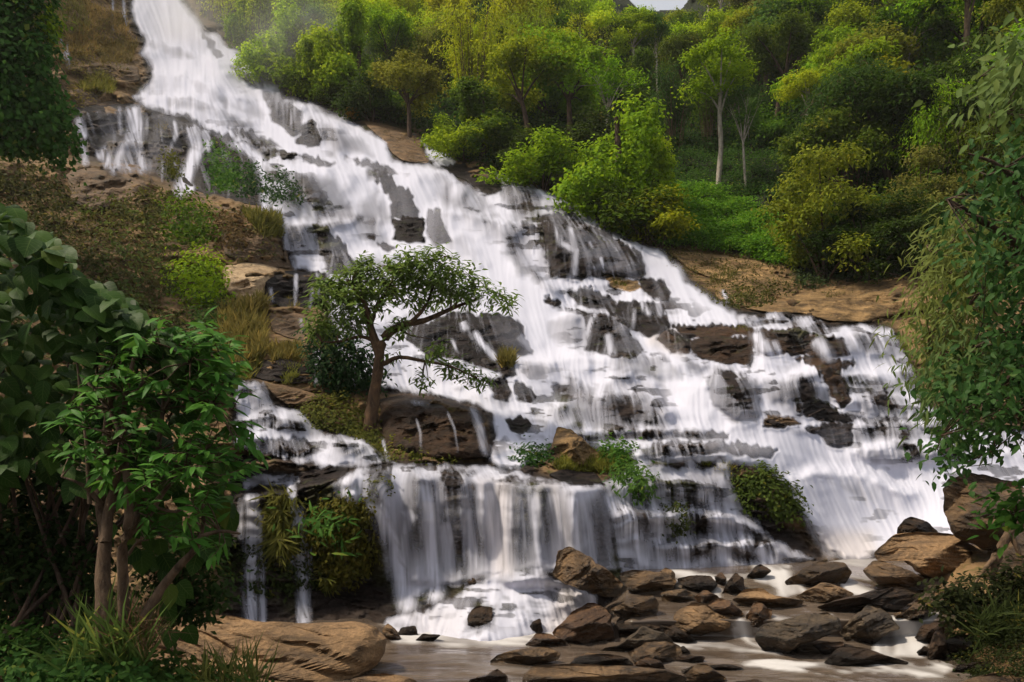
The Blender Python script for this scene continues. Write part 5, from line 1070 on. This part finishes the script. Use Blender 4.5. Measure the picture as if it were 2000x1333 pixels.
for pts, n, hp, c, lb in (
 ([(430,610),(520,588),(517,700),(470,738),(428,722)], 2600, 36, STRAW, 'tall straw grass beside the dark overhang'),
 ([(430,690),(500,680),(505,735),(440,760)], 1200, 26, SG, 'greenish straw grass above the lower left cascade'),
 ([(523,682),(590,680),(588,708),(530,708)], 700, 24, STRAW, 'straw grass tuft on the ledge behind the leaning tree'),
 ([(470,415),(550,425),(552,465),(515,468)], 1200, 22, SG, 'green gold grass on the brown whaleback'),
 ([(158,172),(190,146),(227,166),(222,184),(165,182)], 1300, 16, (.17,.17,.03), 'bright grass hummock by the upper left trickles'),
 ([(550,722),(582,720),(580,755),(552,752)], 500, 18, (.14,.15,.03), 'round grass clump above the tan rock top'),
 ([(80,95),(170,58),(245,98),(150,118)], 1300, 15, (.17,.125,.035), 'golden grass slope near the top left trickle'),
 ([(165,5),(250,38),(255,78),(175,64)], 1100, 14, (.19,.14,.045), 'golden grass left of the two topmost trickles'),
 ([(185,85),(272,82),(258,124),(200,128)], 1000, 14, (.14,.11,.035), 'brown gold grass beside the upper veil'),
 ([(95,20),(160,0),(180,60),(110,80)], 900, 14, SG, 'olive grass between the ivy curtain and the golden slope'),
 ([(135,372),(170,368),(165,392),(140,395)], 300, 14, STRAW, 'small straw tuft on the big cracked brown rock'),
 ([(300,240),(330,235),(326,256),(305,256)], 200, 10, STRAW, 'dry grass tuft on the black cliff by the trickles'),
 ([(560,585),(580,580),(585,600),(562,600)], 150, 12, STRAW, 'tiny grass tuft under the dark overhang'),
 ([(975,700),(1003,698),(1002,722),(980,722)], 500, 26, STRAW, 'hanging straw grass by the stepped falls'),
 ([(1080,915),(1130,882),(1178,896),(1202,908),(1190,926),(1100,922)], 1900, 20, (.16,.165,.028), 'yellow green grass on the islet'),
 ([(1195,545),(1225,555),(1222,566),(1200,564)], 250, 12, SG, 'grass tuft on the ochre topped ledge'),
 ([(1385,520),(1440,535),(1440,552),(1388,552)], 500, 12, SG, 'mossy grass under the ochre slab'),
 ([(1150,470),(1200,478),(1195,492),(1160,490)], 350, 10, SG, 'mossy grass ledge on the black right rock face'),
 ([(1600,575),(1680,560),(1700,568),(1610,590)], 500, 9, (.09,.09,.025), 'low moss strip across the tan slab'),
 ([(1430,636),(1465,640),(1465,652),(1432,650)], 250, 9, SG, 'olive moss on the right plateau ledge'),
 ([(1130,1318),(1200,1312),(1210,1335),(1140,1340)], 240, 34, (.12,.13,.03), 'thin grass growing from the tan front slab'),
 ([(1362,895),(1388,890),(1386,912),(1366,912)], 220, 14, (.15,.16,.02), 'small yellow green tuft on the front right ledge'),
 ([(1403,918),(1424,910),(1430,930),(1408,936)], 200, 20, (.24,.22,.02), 'bright yellow leaf tuft on the front right ledge')):
    grass_tuft('grass_tuft', lb, pts, n, hp, c)
sh('olive bush at the foot of the leaning tree', [(585,795),(640,770),(700,782),(728,830),(756,892),(700,862),(640,842),(600,825)], 3000, 9, (.085,.095,.02), group='low bushes beside the lower left cascade', thick=.35)
sh('sparse yellow flowered herbs under the brown slab', [(745,875),(790,858),(850,885),(905,900),(830,906),(765,900)], 900, 9, (.10,.11,.02), 'herb', 'herb_patch', thick=.3, stems=0)
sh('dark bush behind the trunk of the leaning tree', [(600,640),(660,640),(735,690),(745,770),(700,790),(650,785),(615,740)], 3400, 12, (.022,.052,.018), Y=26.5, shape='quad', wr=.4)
sh('bright green fern clump on the wet dark rock dome', [(402,300),(430,284),(457,298),(471,340),(466,380),(432,382),(405,352)], 4200, 8, (.05,.125,.018), 'fern', 'fern_clump', group='fern and moss clumps among the falls', thick=.35, stems=0)
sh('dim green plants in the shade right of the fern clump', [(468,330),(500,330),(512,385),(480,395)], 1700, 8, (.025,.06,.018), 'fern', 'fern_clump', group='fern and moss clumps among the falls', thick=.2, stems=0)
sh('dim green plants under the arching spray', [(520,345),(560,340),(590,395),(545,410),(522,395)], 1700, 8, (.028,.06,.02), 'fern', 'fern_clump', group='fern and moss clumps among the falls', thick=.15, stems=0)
sh('small moss clump left of the arching stream', [(316,308),(336,300),(351,330),(345,362),(322,352)], 700, 7, MOSS, 'moss', 'moss_clump', group='fern and moss clumps among the falls', thick=.3, stems=0)
sh('big hanging moss cushion beside the front curtain', [(608,1008),(625,985),(655,972),(695,975),(722,987),(729,1040),(717,1105),(695,1128),(655,1142),(632,1132),(614,1080)], 6500, 11, (.095,.090,.016), 'moss', 'moss_clump', group='fern and moss clumps among the falls', thick=.2, droop=.9, stems=0, bump=.8)
sh('green fern tuft growing on the hanging moss cushion', [(622,1010),(650,998),(665,1020),(650,1045),(628,1035)], 160, 26, (.05,.12,.02), 'fern', 'fern_clump', group='fern and moss clumps among the falls', thick=.5, shape='lance', wr=.2, stems=0, dY=.45, per=9)
grass_tuft('grass_tuft', 'long grass hanging beside the thin left falls', [(520,955),(555,940),(582,960),(575,1050),(545,1090),(525,1050)], 1900, 46, (.105,.105,.022), 'straw grass on the ledges', hang=.85)
grass_tuft('grass_tuft', 'yellow grass tuft hanging under the moss cushion', [(628,1130),(648,1130),(646,1150),(632,1150)], 90, 30, (.15,.16,.03), 'straw grass on the ledges', hang=.6)
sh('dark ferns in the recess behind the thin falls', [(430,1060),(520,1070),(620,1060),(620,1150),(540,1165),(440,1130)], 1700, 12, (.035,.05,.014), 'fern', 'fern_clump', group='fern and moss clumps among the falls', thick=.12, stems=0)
sh('mossy rock nose plants between the front veils', [(728,940),(750,932),(760,950),(745,975),(730,965)], 500, 8, MOSS, 'moss', 'moss_clump', group='fern and moss clumps among the falls', stems=0)
sh('dark green leafy clump at the left end of the islet', [(1008,908),(1020,884),(1060,874),(1078,898),(1050,914)], 1200, 10, (.03,.075,.016), group='plants on the islet', stems=3)
sh('fresh green leafy bush at the right end of the islet', [(1172,888),(1195,868),(1229,873),(1232,902),(1195,914)], 1100, 11, (.055,.13,.018), group='plants on the islet', stems=3)
sh('broad leaved plant hanging below the islet', [(1193,922),(1225,910),(1260,925),(1262,962),(1240,968),(1205,942)], 1000, 14, (.06,.125,.022), group='plants on the islet', stems=3, droop=.7, wr=.35)
sh('green and gold moss mound beside the wide right chute', [(1425,940),(1450,925),(1490,918),(1532,938),(1558,990),(1560,1018),(1510,1010),(1460,988)], 3600, 11, (.065,.095,.018), 'moss', 'moss_clump', group='fern and moss clumps among the falls', thick=.22, stems=0, bump=.8)
sh('dark moss patch between the right steps', [(1302,985),(1335,985),(1336,1036),(1310,1040)], 900, 9, (.045,.058,.015), 'moss', 'moss_clump', group='fern and moss clumps among the falls', stems=0)
sh('mossy overhang under the pale ochre hump', [(1395,582),(1450,562),(1540,560),(1555,585),(1480,603),(1420,603)], 1500, 8, (.07,.075,.02), 'moss', 'moss_clump', group='fern and moss clumps among the falls', thick=.2, stems=0)
sh('straggling plants at the foot of the dark bushes on the tan slabs', [(1540,545),(1640,530),(1800,515),(1860,520),(1850,545),(1700,550),(1560,565)], 2200, 9, (.035,.055,.018), group='plants above the tan slabs', thick=.3)
# ---- the leaning tree on the ledge above the lower falls
TY = 24.3
def pp(lst, Y, jit=0): return [P3(a, b, Y+(c[0] if c else 0)) for a, b, *c in lst]
tb = P3(728, 882, TY); e = empty('leaning_tree', tb, 'lone spreading tree with a leaning brown trunk in front of the white falls', 'tree')
T = [tube(pp([(727,900),(722,850),(728,790),(738,725),(744,668)], TY), .24, .13, 12, .16, 5)]
limbs = [([(742,680),(758,652),(790,634),(830,626),(880,604),(932,584)], .17, .035), ([(741,690),(727,650),(720,618),(708,585),(685,558)], .16, .03), ([(724,630),(740,592),(760,562),(772,530)], .10, .02), ([(738,668),(702,658),(660,668),(628,668)], .07, .018), ([(748,712),(780,698),(830,706),(880,716),(928,738)], .08, .015), ([(800,632),(830,600),(845,560),(852,510)], .07, .015), ([(752,655),(770,640),(800,655),(840,662)], .04, .012), ([(700,580),(670,590),(640,610)], .05, .012), ([(880,604),(930,560),(975,575)], .04, .01)]
for k, (p, a, b) in enumerate(limbs): T.append(tube([P3(x, y, TY+.25*math.sin(k*2.3+j*.7)*j*.4) for j, (x, y) in enumerate(p)], a, b, 7, .1, k))
BL = [(700,560,62,34),(755,545,70,34),(822,530,62,36),(850,508,36,20),(895,553,52,30),(950,580,46,24),(830,575,66,26),(718,592,58,30),(655,590,36,34),(632,640,30,24),(690,630,30,20),(855,690,30,12),(890,722,34,16),(930,740,32,13),(826,742,22,14),(785,640,26,18),(618,600,16,14),(640,560,26,16),(625,650,22,18),(770,690,18,12),(985,590,20,10),(720,525,26,14),(660,555,24,14),(610,620,14,10)]
blobs = [(P3(x, y, TY+rn.uniform(-.5, .5)), (a*1.12*TY/F, max(.35, a*TY/F*1.05), b*1.08*TY/F)) for x, y, a, b in BL]
C, Nn = clumps(blobs, 560, rn, .25, .8)
L = []
for k in range(10):     # whorls of drooping lance shaped leaves
    an = rn.uniform(0, 2*PI, len(C)); D = unit(np.stack([np.cos(an), np.sin(an), rn.uniform(-.75, .25, len(C))], 1)+.25*Nn); N_ = unit(np.array([0, 0, 1])+.35*Nn+rn.normal(size=(len(C), 3))*.25)
    L.append(leaves(C+rn.normal(size=C.shape)*.13, D, N_, rn.uniform(.17, .33, len(C)), rn.uniform(.055, .09, len(C)), 'lance', np.clip(.46+.18*rn.normal(size=len(C)), 0, 1)))
segs = np.array([P3(x, y, TY) for p, _, _ in limbs for x, y in p])
for c in C[::3]:
    j = np.argmin(((segs-c)**2).sum(1)); T.append(tube([segs[j], (segs[j]+c)/2+[0, 0, .08], c], .022, .007, 4, sub=1))
wood('trunk', T, mat_bark('leaning_bark', (.03,.018,.011), (.14,.08,.042), 5), e, tuple(tb)); foliage('crown', L, LEAFS, (.10,.17,.024), e, tuple(tb))
# ---- the large leaf shrub at near left
sb = P3(40, 1260, 9.6); e = empty('large_leaf_shrub', sb, 'big shrub with broad round dark leaves filling the near left edge', 'shrub')
REG = [(-260,360),(0,385),(60,425),(110,468),(150,528),(205,560),(265,602),(330,648),(400,668),(438,700),(430,760),(380,800),(300,840),(240,900),(200,960),(120,930),(60,900),(0,940),(-260,1000)]
def bigleaf(reg, n, Y0, Y1, lpx, rg, droop=.55):
    q = scatter(reg, n, rg); Y = rg.uniform(Y0, Y1, n)**1.0; P = P3(q[:, 0], q[:, 1], Y)
    an = rg.uniform(-2.4, .5, n); D = unit(np.stack([np.cos(an)*.9, -np.abs(rg.normal(size=n))*.55-.1, -rg.uniform(.05, droop*2, n)], 1))
    N_ = unit(np.stack([rg.normal(size=n)*.35, -rg.uniform(.15, .8, n), rg.uniform(.55, 1.0, n)], 1)); Ln = lpx*9/F*rg.uniform(.6, 1.2, n)
    return leaves(P, D, N_, Ln, Ln*rg.uniform(.66, .95, n), 'heart', np.clip(.42+.27*rg.normal(size=n), 0, 1)), P
L1, P1 = bigleaf(REG, 1350, 8.6, 10.6, 46, rn); L2, P2 = bigleaf([(180,880),(300,840),(440,860),(470,930),(440,1010),(400,1060),(330,1180),(380,1230),(340,1240),(300,1120),(200,1000)], 130, 9.2, 10.2, 48, rn, .9)
L3, P3_ = bigleaf([(0,395),(60,430),(110,472),(150,532),(205,564),(265,606),(330,652),(400,672),(380,720),(250,680),(100,560),(0,460)], 280, 8.2, 9.2, 43, rn)
T = []
for c in np.concatenate([P1[::110], P2[::30], P3_[::60]]):
    m_ = np.array([(c[0]*.5+sb[0]*.5)-.1, 9.9, c[2]*.55+sb[2]*.45]); T.append(tube([sb+rn.normal(size=3)*[.5, .2, .05], m_, c+[0, .1, -.05]], .035, .008, 5))
wood('stem', T, DBARK, e, tuple(sb)); foliage('foliage', [L1, L2, L3], LEAFG, (.032,.072,.012), e, tuple(sb))
# ---- the many stemmed young tree in front of it
sb = P3(225, 1235, 8.6); e = empty('many_stemmed_tree', sb, 'young tree of several brown stems with narrow bright leaves in the left foreground', 'tree')
Yt = 8.4
ST_ = [([(203,1245),(203,1180),(200,1110),(206,1040),(196,985),(203,900),(214,800),(222,740)],.092,.030),([(206,1060),(212,1000),(228,930),(238,860),(246,770),(262,700)],.060,.018),([(243,1215),(240,1130),(240,1070),(252,1010),(247,930),(236,850),(205,790),(165,740)],.062,.016),([(247,1050),(275,985),(300,925),(308,880),(318,800),(322,720)],.050,.014),([(252,1045),(290,1010),(325,955),(362,922)],.036,.012),([(283,1205),(315,1150),(345,1112),(382,1072),(392,1050),(430,1038),(470,1043)],.056,.011),([(197,985),(175,958),(150,942),(120,932)],.030,.010),([(258,780),(285,742),(320,720),(372,708)],.020,.008),([(175,985),(168,860),(158,780),(150,700)],.024,.010),([(392,1050),(398,1000),(385,930),(400,880)],.024,.008),([(300,990),(345,1000),(380,975)],.02,.008),([(250,1085),(268,1060),(290,1055)],.018,.008),([(318,800),(340,770),(380,760),(415,790)],.014,.006)]
T = [tube([P3(x, y, Yt+.3*math.sin(k*1.7+j*.5)*min(1, j*.3)) for j, (x, y) in enumerate(p)], a, b, 10, .14, k+20) for k, (p, a, b) in enumerate(ST_)]
tips = np.array([P3(x, y, Yt+rn.uniform(-.2, .3)) for p, _, _ in ST_ for x, y in p[3:]])
SREG = [(115,820),(160,740),(250,650),(330,635),(425,650),(455,690),(440,750),(455,800),(470,870),(475,910),(440,960),(420,1000),(430,1080),(350,1080),(280,1060),(250,960),(150,920)]
q = scatter(SREG, 230, rn); S0 = P3(q[:, 0], q[:, 1], rn.uniform(7.7, 9.2, 230)); L = []
q2 = scatter([(395,640),(430,660),(460,720),(440,770),(400,740)], 10, rn); S0 = np.concatenate([S0, P3(q2[:, 0], q2[:, 1], 8.0), P3(np.array([455, 462, 470, 430, 440]), np.array([800, 850, 885, 930, 1060]), 8.0)])
for c in S0:
    ax = unit(np.array([rn.normal()*.7+.25, -.2+rn.normal()*.5, .35+rn.normal()*.4])); ln = rn.uniform(.12, .30); k = 9
    s_ = np.linspace(0, 1, k); P = c+ax*(s_*ln)[:, None]; sd = unit(np.cross(ax, [0, 0, 1]))*np.where(np.arange(k) % 2, 1, -1)[:, None]
    D = unit(ax*.6+sd*.75+rn.normal(size=(k, 3))*.25+[0, 0, -.35]); N_ = unit(np.array([0, -.45, .9])+rn.normal(size=(k, 3))*.3)
    L.append(leaves(P, D, N_, rn.uniform(.13, .23)*rn.uniform(.65, 1.25, k), .056*rn.uniform(.8, 1.2, k), 'lance', np.clip(.5+.12*rn.normal()+.15*rn.normal(size=k), 0, .95)))
    j = np.argmin(((tips-c)**2).sum(1)); T.append(tube([tips[j], (tips[j]+c)/2+[0, 0, .04], c, c+ax*ln], .010, .004, 4, sub=1))
wood('trunk', T, mat_bark('stem_bark', (.045,.028,.018), (.15,.098,.062), 11), e, tuple(sb)); foliage('crown', L, LEAFG, (.050,.150,.020), e, tuple(sb))
# ---- low growth in the left foreground
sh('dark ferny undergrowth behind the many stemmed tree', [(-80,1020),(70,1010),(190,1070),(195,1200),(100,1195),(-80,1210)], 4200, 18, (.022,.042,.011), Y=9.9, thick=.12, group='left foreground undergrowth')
sh('dark leafy weeds between the stems and the great slab', [(290,1080),(420,1040),(440,1140),(400,1205),(330,1215),(290,1160)], 1500, 18, (.028,.055,.014), Y=10.8, thick=.15, group='left foreground undergrowth')
sh('low green weeds at the bottom left corner', [(-60,1215),(60,1185),(150,1205),(215,1240),(255,1300),(300,1345),(-60,1360)], 3000, 17, (.035,.085,.018), Y=lambda q: np.interp(q[:, 1], [1185,1345], [10.2,8.0]), thick=.1, group='left foreground undergrowth', shape='oval')
sh('leafy weeds in front of the great tawny slab', [(240,1300),(290,1275),(350,1290),(400,1320),(470,1325),(500,1350),(240,1360)], 1100, 17, (.045,.085,.018), Y=lambda q: np.interp(q[:, 1], [1270,1350], [10.4,8.4]), thick=.12, group='left foreground undergrowth', shape='oval')
sh('shaded leaves hanging over the dark recess at left', [(-80,880),(40,900),(180,940),(190,1080),(60,1100),(-80,1100)], 1500, 26, (.02,.04,.012), Y=10.6, thick=.1, group='left foreground undergrowth')  # fill leaves added to darken the bank; shade is put into their colour
grass_tuft('grass_tuft', 'long green grass blades at the foot of the many stemmed tree', [(130,1290),(230,1230),(290,1260),(270,1330),(150,1340)], 320, 120, (.075,.125,.028), 'foreground grass', Y=8.6, wd=.045)
grass_tuft('grass_tuft', 'thin grass blades in front of the great tawny slab', [(380,1335),(500,1330),(520,1350),(390,1355)], 150, 95, (.10,.115,.03), 'foreground grass', Y=9.0, wd=.04)
grass_tuft('grass_tuft', 'dry root mat and straw at the base of the stems', [(190,1220),(300,1200),(330,1230),(250,1260),(195,1255)], 400, 60, (.12,.075,.04), 'foreground grass', Y=8.7, wd=.03, hang=.5)
tag(wood('fallen_branch', [tube([P3(-90,1150,11), P3(60,1166,11), P3(195,1178,10.8)], .10, .05, 8, .15, 3)], DBARK), 'dark fallen branch lying behind the many stemmed tree', 'branch')
tag(wood('fallen_branch', [tube([P3(-60,1252,9.2), P3(60,1262,9.2), P3(190,1282,9.1), P3(268,1278,9.1)], .022, .012, 6, .1, 4)], PALE), 'thin pale stick lying in the bottom left weeds', 'branch')
# ---- the glossy tree at the right edge and what grows below it
def tree_right(name, label, cat, regs, Y, color, mat, px, shape, wr, n, branches, wmat, droop=.6, group=None, per=13, shift=28):
    b0 = P3(*branches[0][0][0], Y); e = empty(name, b0, label, cat, group); T = []; L = []; allC = []
    for reg, share in regs:
        reg = [(a+shift, b) for a, b in reg]
        nc = int(n*share/per); q = scatter(reg, nc, rn); C = P3(q[:, 0], q[:, 1], Y+rn.uniform(-1.3, 1.1, nc)); allC.append(C)
        Nn = unit(np.stack([rn.normal(size=nc)*.4-.25, -.7+rn.normal(size=nc)*.3, .6+rn.normal(size=nc)*.3], 1))
        L.append(leafcloud(C, Nn, per, px*1.5*Y/F, px*Y/F, px*wr*Y/F, rn, shape, droop, .8, .8))
    pts = []
    for k, (p, a, b) in enumerate(branches):
        w_ = [P3(x, y, Y+.3*math.sin(k+j)) for j, (x, y) in enumerate(p)]; pts += w_; T.append(tube(w_, a, b, 7, .1, k))
    pts = np.array(pts); C = np.concatenate(allC)
    for c in C[::3]:
        j = np.argmin(((pts-c)**2).sum(1)); T.append(tube([pts[j], (pts[j]+c)/2+rn.normal(size=3)*.06, c], .012, .004, 4, sub=1))
    wood('branch', T, wmat, e, tuple(b0)); foliage('foliage', L, mat, color, e, tuple(b0)); return e
tree_right('overhanging_tree', 'glossy dark leaved tree overhanging the falls from the right edge', 'tree',
 [([(1850,340),(1900,290),(1990,262),(2200,240),(2200,560),(1960,560),(1880,520),(1835,470),(1850,400)],.34), ([(1880,500),(1960,520),(2200,540),(2200,840),(2000,860),(1960,820),(1920,760),(1895,690),(1900,600)],.46), ([(1800,770),(1850,690),(1900,720),(1960,860),(1995,890),(1940,865),(1890,880),(1825,860),(1840,810)],.10), ([(1800,850),(1850,860),(1870,915),(1815,912)],.02)], 11.0, (.026,.072,.016), LEAFG, 19, 'oval', .5, 6900,
 [([(2260,640),(2100,560),(1990,480),(1900,420),(1850,390)],.10,.02), ([(2260,640),(2120,680),(2000,720),(1920,780),(1840,850)],.09,.012), ([(2120,560),(2020,420),(1960,330),(1890,300)],.06,.012), ([(2000,720),(1960,800),(1940,880)],.03,.01), ([(2260,640),(2230,900),(2200,1200),(2190,1330)],.22,.30), ([(2240,900),(2090,960),(1990,1000)],.04,.01), ([(2000,480),(1940,540),(1890,600)],.03,.01), ([(2060,620),(1980,640),(1900,680)],.03,.01)], DBARK)
tree_right('bamboo_clump', 'yellow leaved feathery bamboo between the tan slabs and the right tree', 'bamboo',
 [([(1795,560),(1815,470),(1850,420),(1900,440),(1890,560),(1860,640),(1825,730),(1785,670),(1778,610)],.75), ([(1790,480),(1830,440),(1900,430),(1920,500),(1830,520)],.25)], 13.2, (.115,.115,.018), LEAFS, 22, 'lance', .2, 3100,
 [([(2200,1000),(2060,800),(1940,660),(1870,560),(1810,480)],.035,.008), ([(2200,1000),(2040,830),(1900,730),(1810,690)],.025,.008), ([(2200,1000),(2050,760),(1930,590),(1880,450)],.025,.008)], VINE, .7, None, 11)
tree_right('bamboo_clump', 'dull green bamboo sprays hanging below the yellow ones', 'bamboo',
 [([(1795,640),(1850,640),(1900,680),(1900,800),(1850,830),(1810,790),(1790,740)],1.0)], 12.4, (.050,.085,.028), LEAFS, 24, 'lance', .2, 1600,
 [([(2200,1000),(2040,860),(1930,760),(1840,700)],.025,.008), ([(2200,1000),(2030,880),(1900,800),(1830,780)],.025,.008)], VINE, .9, None, 11)
tree_right('overhanging_branch', 'pale green sprig reaching in from the right below the top edge', 'branch',
 [([(1900,140),(1960,95),(2060,85),(2060,140),(1960,170),(1905,175)],.5), ([(1940,160),(2060,150),(2080,250),(1990,260),(1930,225)],.5)], 14.0, (.055,.095,.02), LEAFS, 26, 'oval', .42, 900,
 [([(2300,150),(2120,140),(2000,130),(1915,150)],.05,.01), ([(2120,140),(2040,200),(1960,220)],.03,.01)], BARK, .7)
sh('dark olive bush on the right bank above the boulders', [(1812,1168),(1850,1140),(1900,1150),(1960,1110),(2100,1110),(2100,1300),(1990,1290),(1930,1255),(1880,1215),(1830,1200)], 3600, 15, (.022,.028,.009), Y=14.2, thick=.22, group='right bank undergrowth')
sh('fresh green sprig beside the bank roots at far right', [(1945,985),(2000,965),(2040,1000),(2010,1030),(1960,1020)], 260, 24, (.05,.13,.02), Y=12.0, thick=.3, group='right bank undergrowth', shape='oval', stems=2)
grass_tuft('grass_tuft', 'drooping green grass on the right bank below the olive bush', [(1890,1210),(1990,1185),(2040,1280),(1940,1270),(1905,1245)], 420, 70, (.035,.050,.014), 'right bank undergrowth', Y=13.6, wd=.05, hang=.35)
tag(wood('root', [tube([P3(1930,1130,16.0), P3(1948,1085,15.9), P3(1972,1040,15.9), P3(2000,1000,16), P3(2060,960,16)], .12, .05, 8, .15, 8), tube([P3(1948,1085,15.9), P3(1925,1110,15.8), P3(1905,1140,15.8)], .06, .02, 6, .1, 9), tube([P3(1972,1040,15.9), P3(1990,1080,15.8), P3(2005,1140,15.8)], .06, .02, 6, .1, 10)], VINE), 'gnarled brown roots climbing the bank behind the flat topped boulder', 'root')

# ------------------------------------------------------------------ air: thin haze over the whole place, spray mist beside the upper falls
def box(name, lo, hi, mat):
    V = np.array([[x, y, z] for x in (lo[0], hi[0]) for y in (lo[1], hi[1]) for z in (lo[2], hi[2])], float)
    o = mesh_np(name, V, [[0,1,3,2],[4,6,7,5],[0,4,5,1],[2,3,7,6],[0,2,6,4],[1,5,7,3]], [mat], smooth=False); o['kind'] = 'stuff'; return o
def mat_haze():
    m = M('haze_air'); v = m.n('VolumePrincipled'); v.inputs['Color'].default_value = (.98, .97, .93, 1); v.inputs['Density'].default_value = HAZE; v.inputs['Anisotropy'].default_value = .3
    m.L(v.outputs[0], m.out.inputs['Volume']); return m.m
HAZE = .0002
box('haze', (-310, -310, -3.0), (310, 310, 130.0), mat_haze())

def mat_mist(d):
    m = M('spray_mist'); v = m.n('VolumePrincipled'); v.inputs['Color'].default_value = (.98, .98, .98, 1); v.inputs['Anisotropy'].default_value = .2
    g = m.n('TexGradient'); g.gradient_type = 'SPHERICAL'; m.L(m.obj(), g.inputs[0])
    nz_ = m.noise(1.6, 3, .55, m.obj())
    m.L(m.math('MULTIPLY', m.math('MULTIPLY', m.math('POWER', g.outputs['Fac'], 1.3), m.mapr(nz_, .3, .65)), d), v.inputs['Density'])
    m.L(v.outputs[0], m.out.inputs['Volume']); return m.m
def mist(px, py, Y, rx, ry, rz, d):
    a = np.linspace(0, 2*PI, 24, endpoint=False); b = np.linspace(.02, PI-.02, 13); A_, B_ = np.meshgrid(a, b)
    V = np.stack([np.cos(A_)*np.sin(B_), np.sin(A_)*np.sin(B_), np.cos(B_)], -1).reshape(-1, 3); i = np.arange(13*24).reshape(13, 24); j = np.roll(i, -1, 1)
    o = mesh_np('mist', V, np.stack([i[:-1], i[1:], j[1:], j[:-1]], -1).reshape(-1, 4), [mat_mist(d)]); o.location = P3(px, py, Y); o.scale = (rx, ry, rz); o['kind'] = 'stuff'
mist(560, 130, 74, 9, 9, 8, .10)
mist(370, 40, 80, 6, 7, 8, .10)
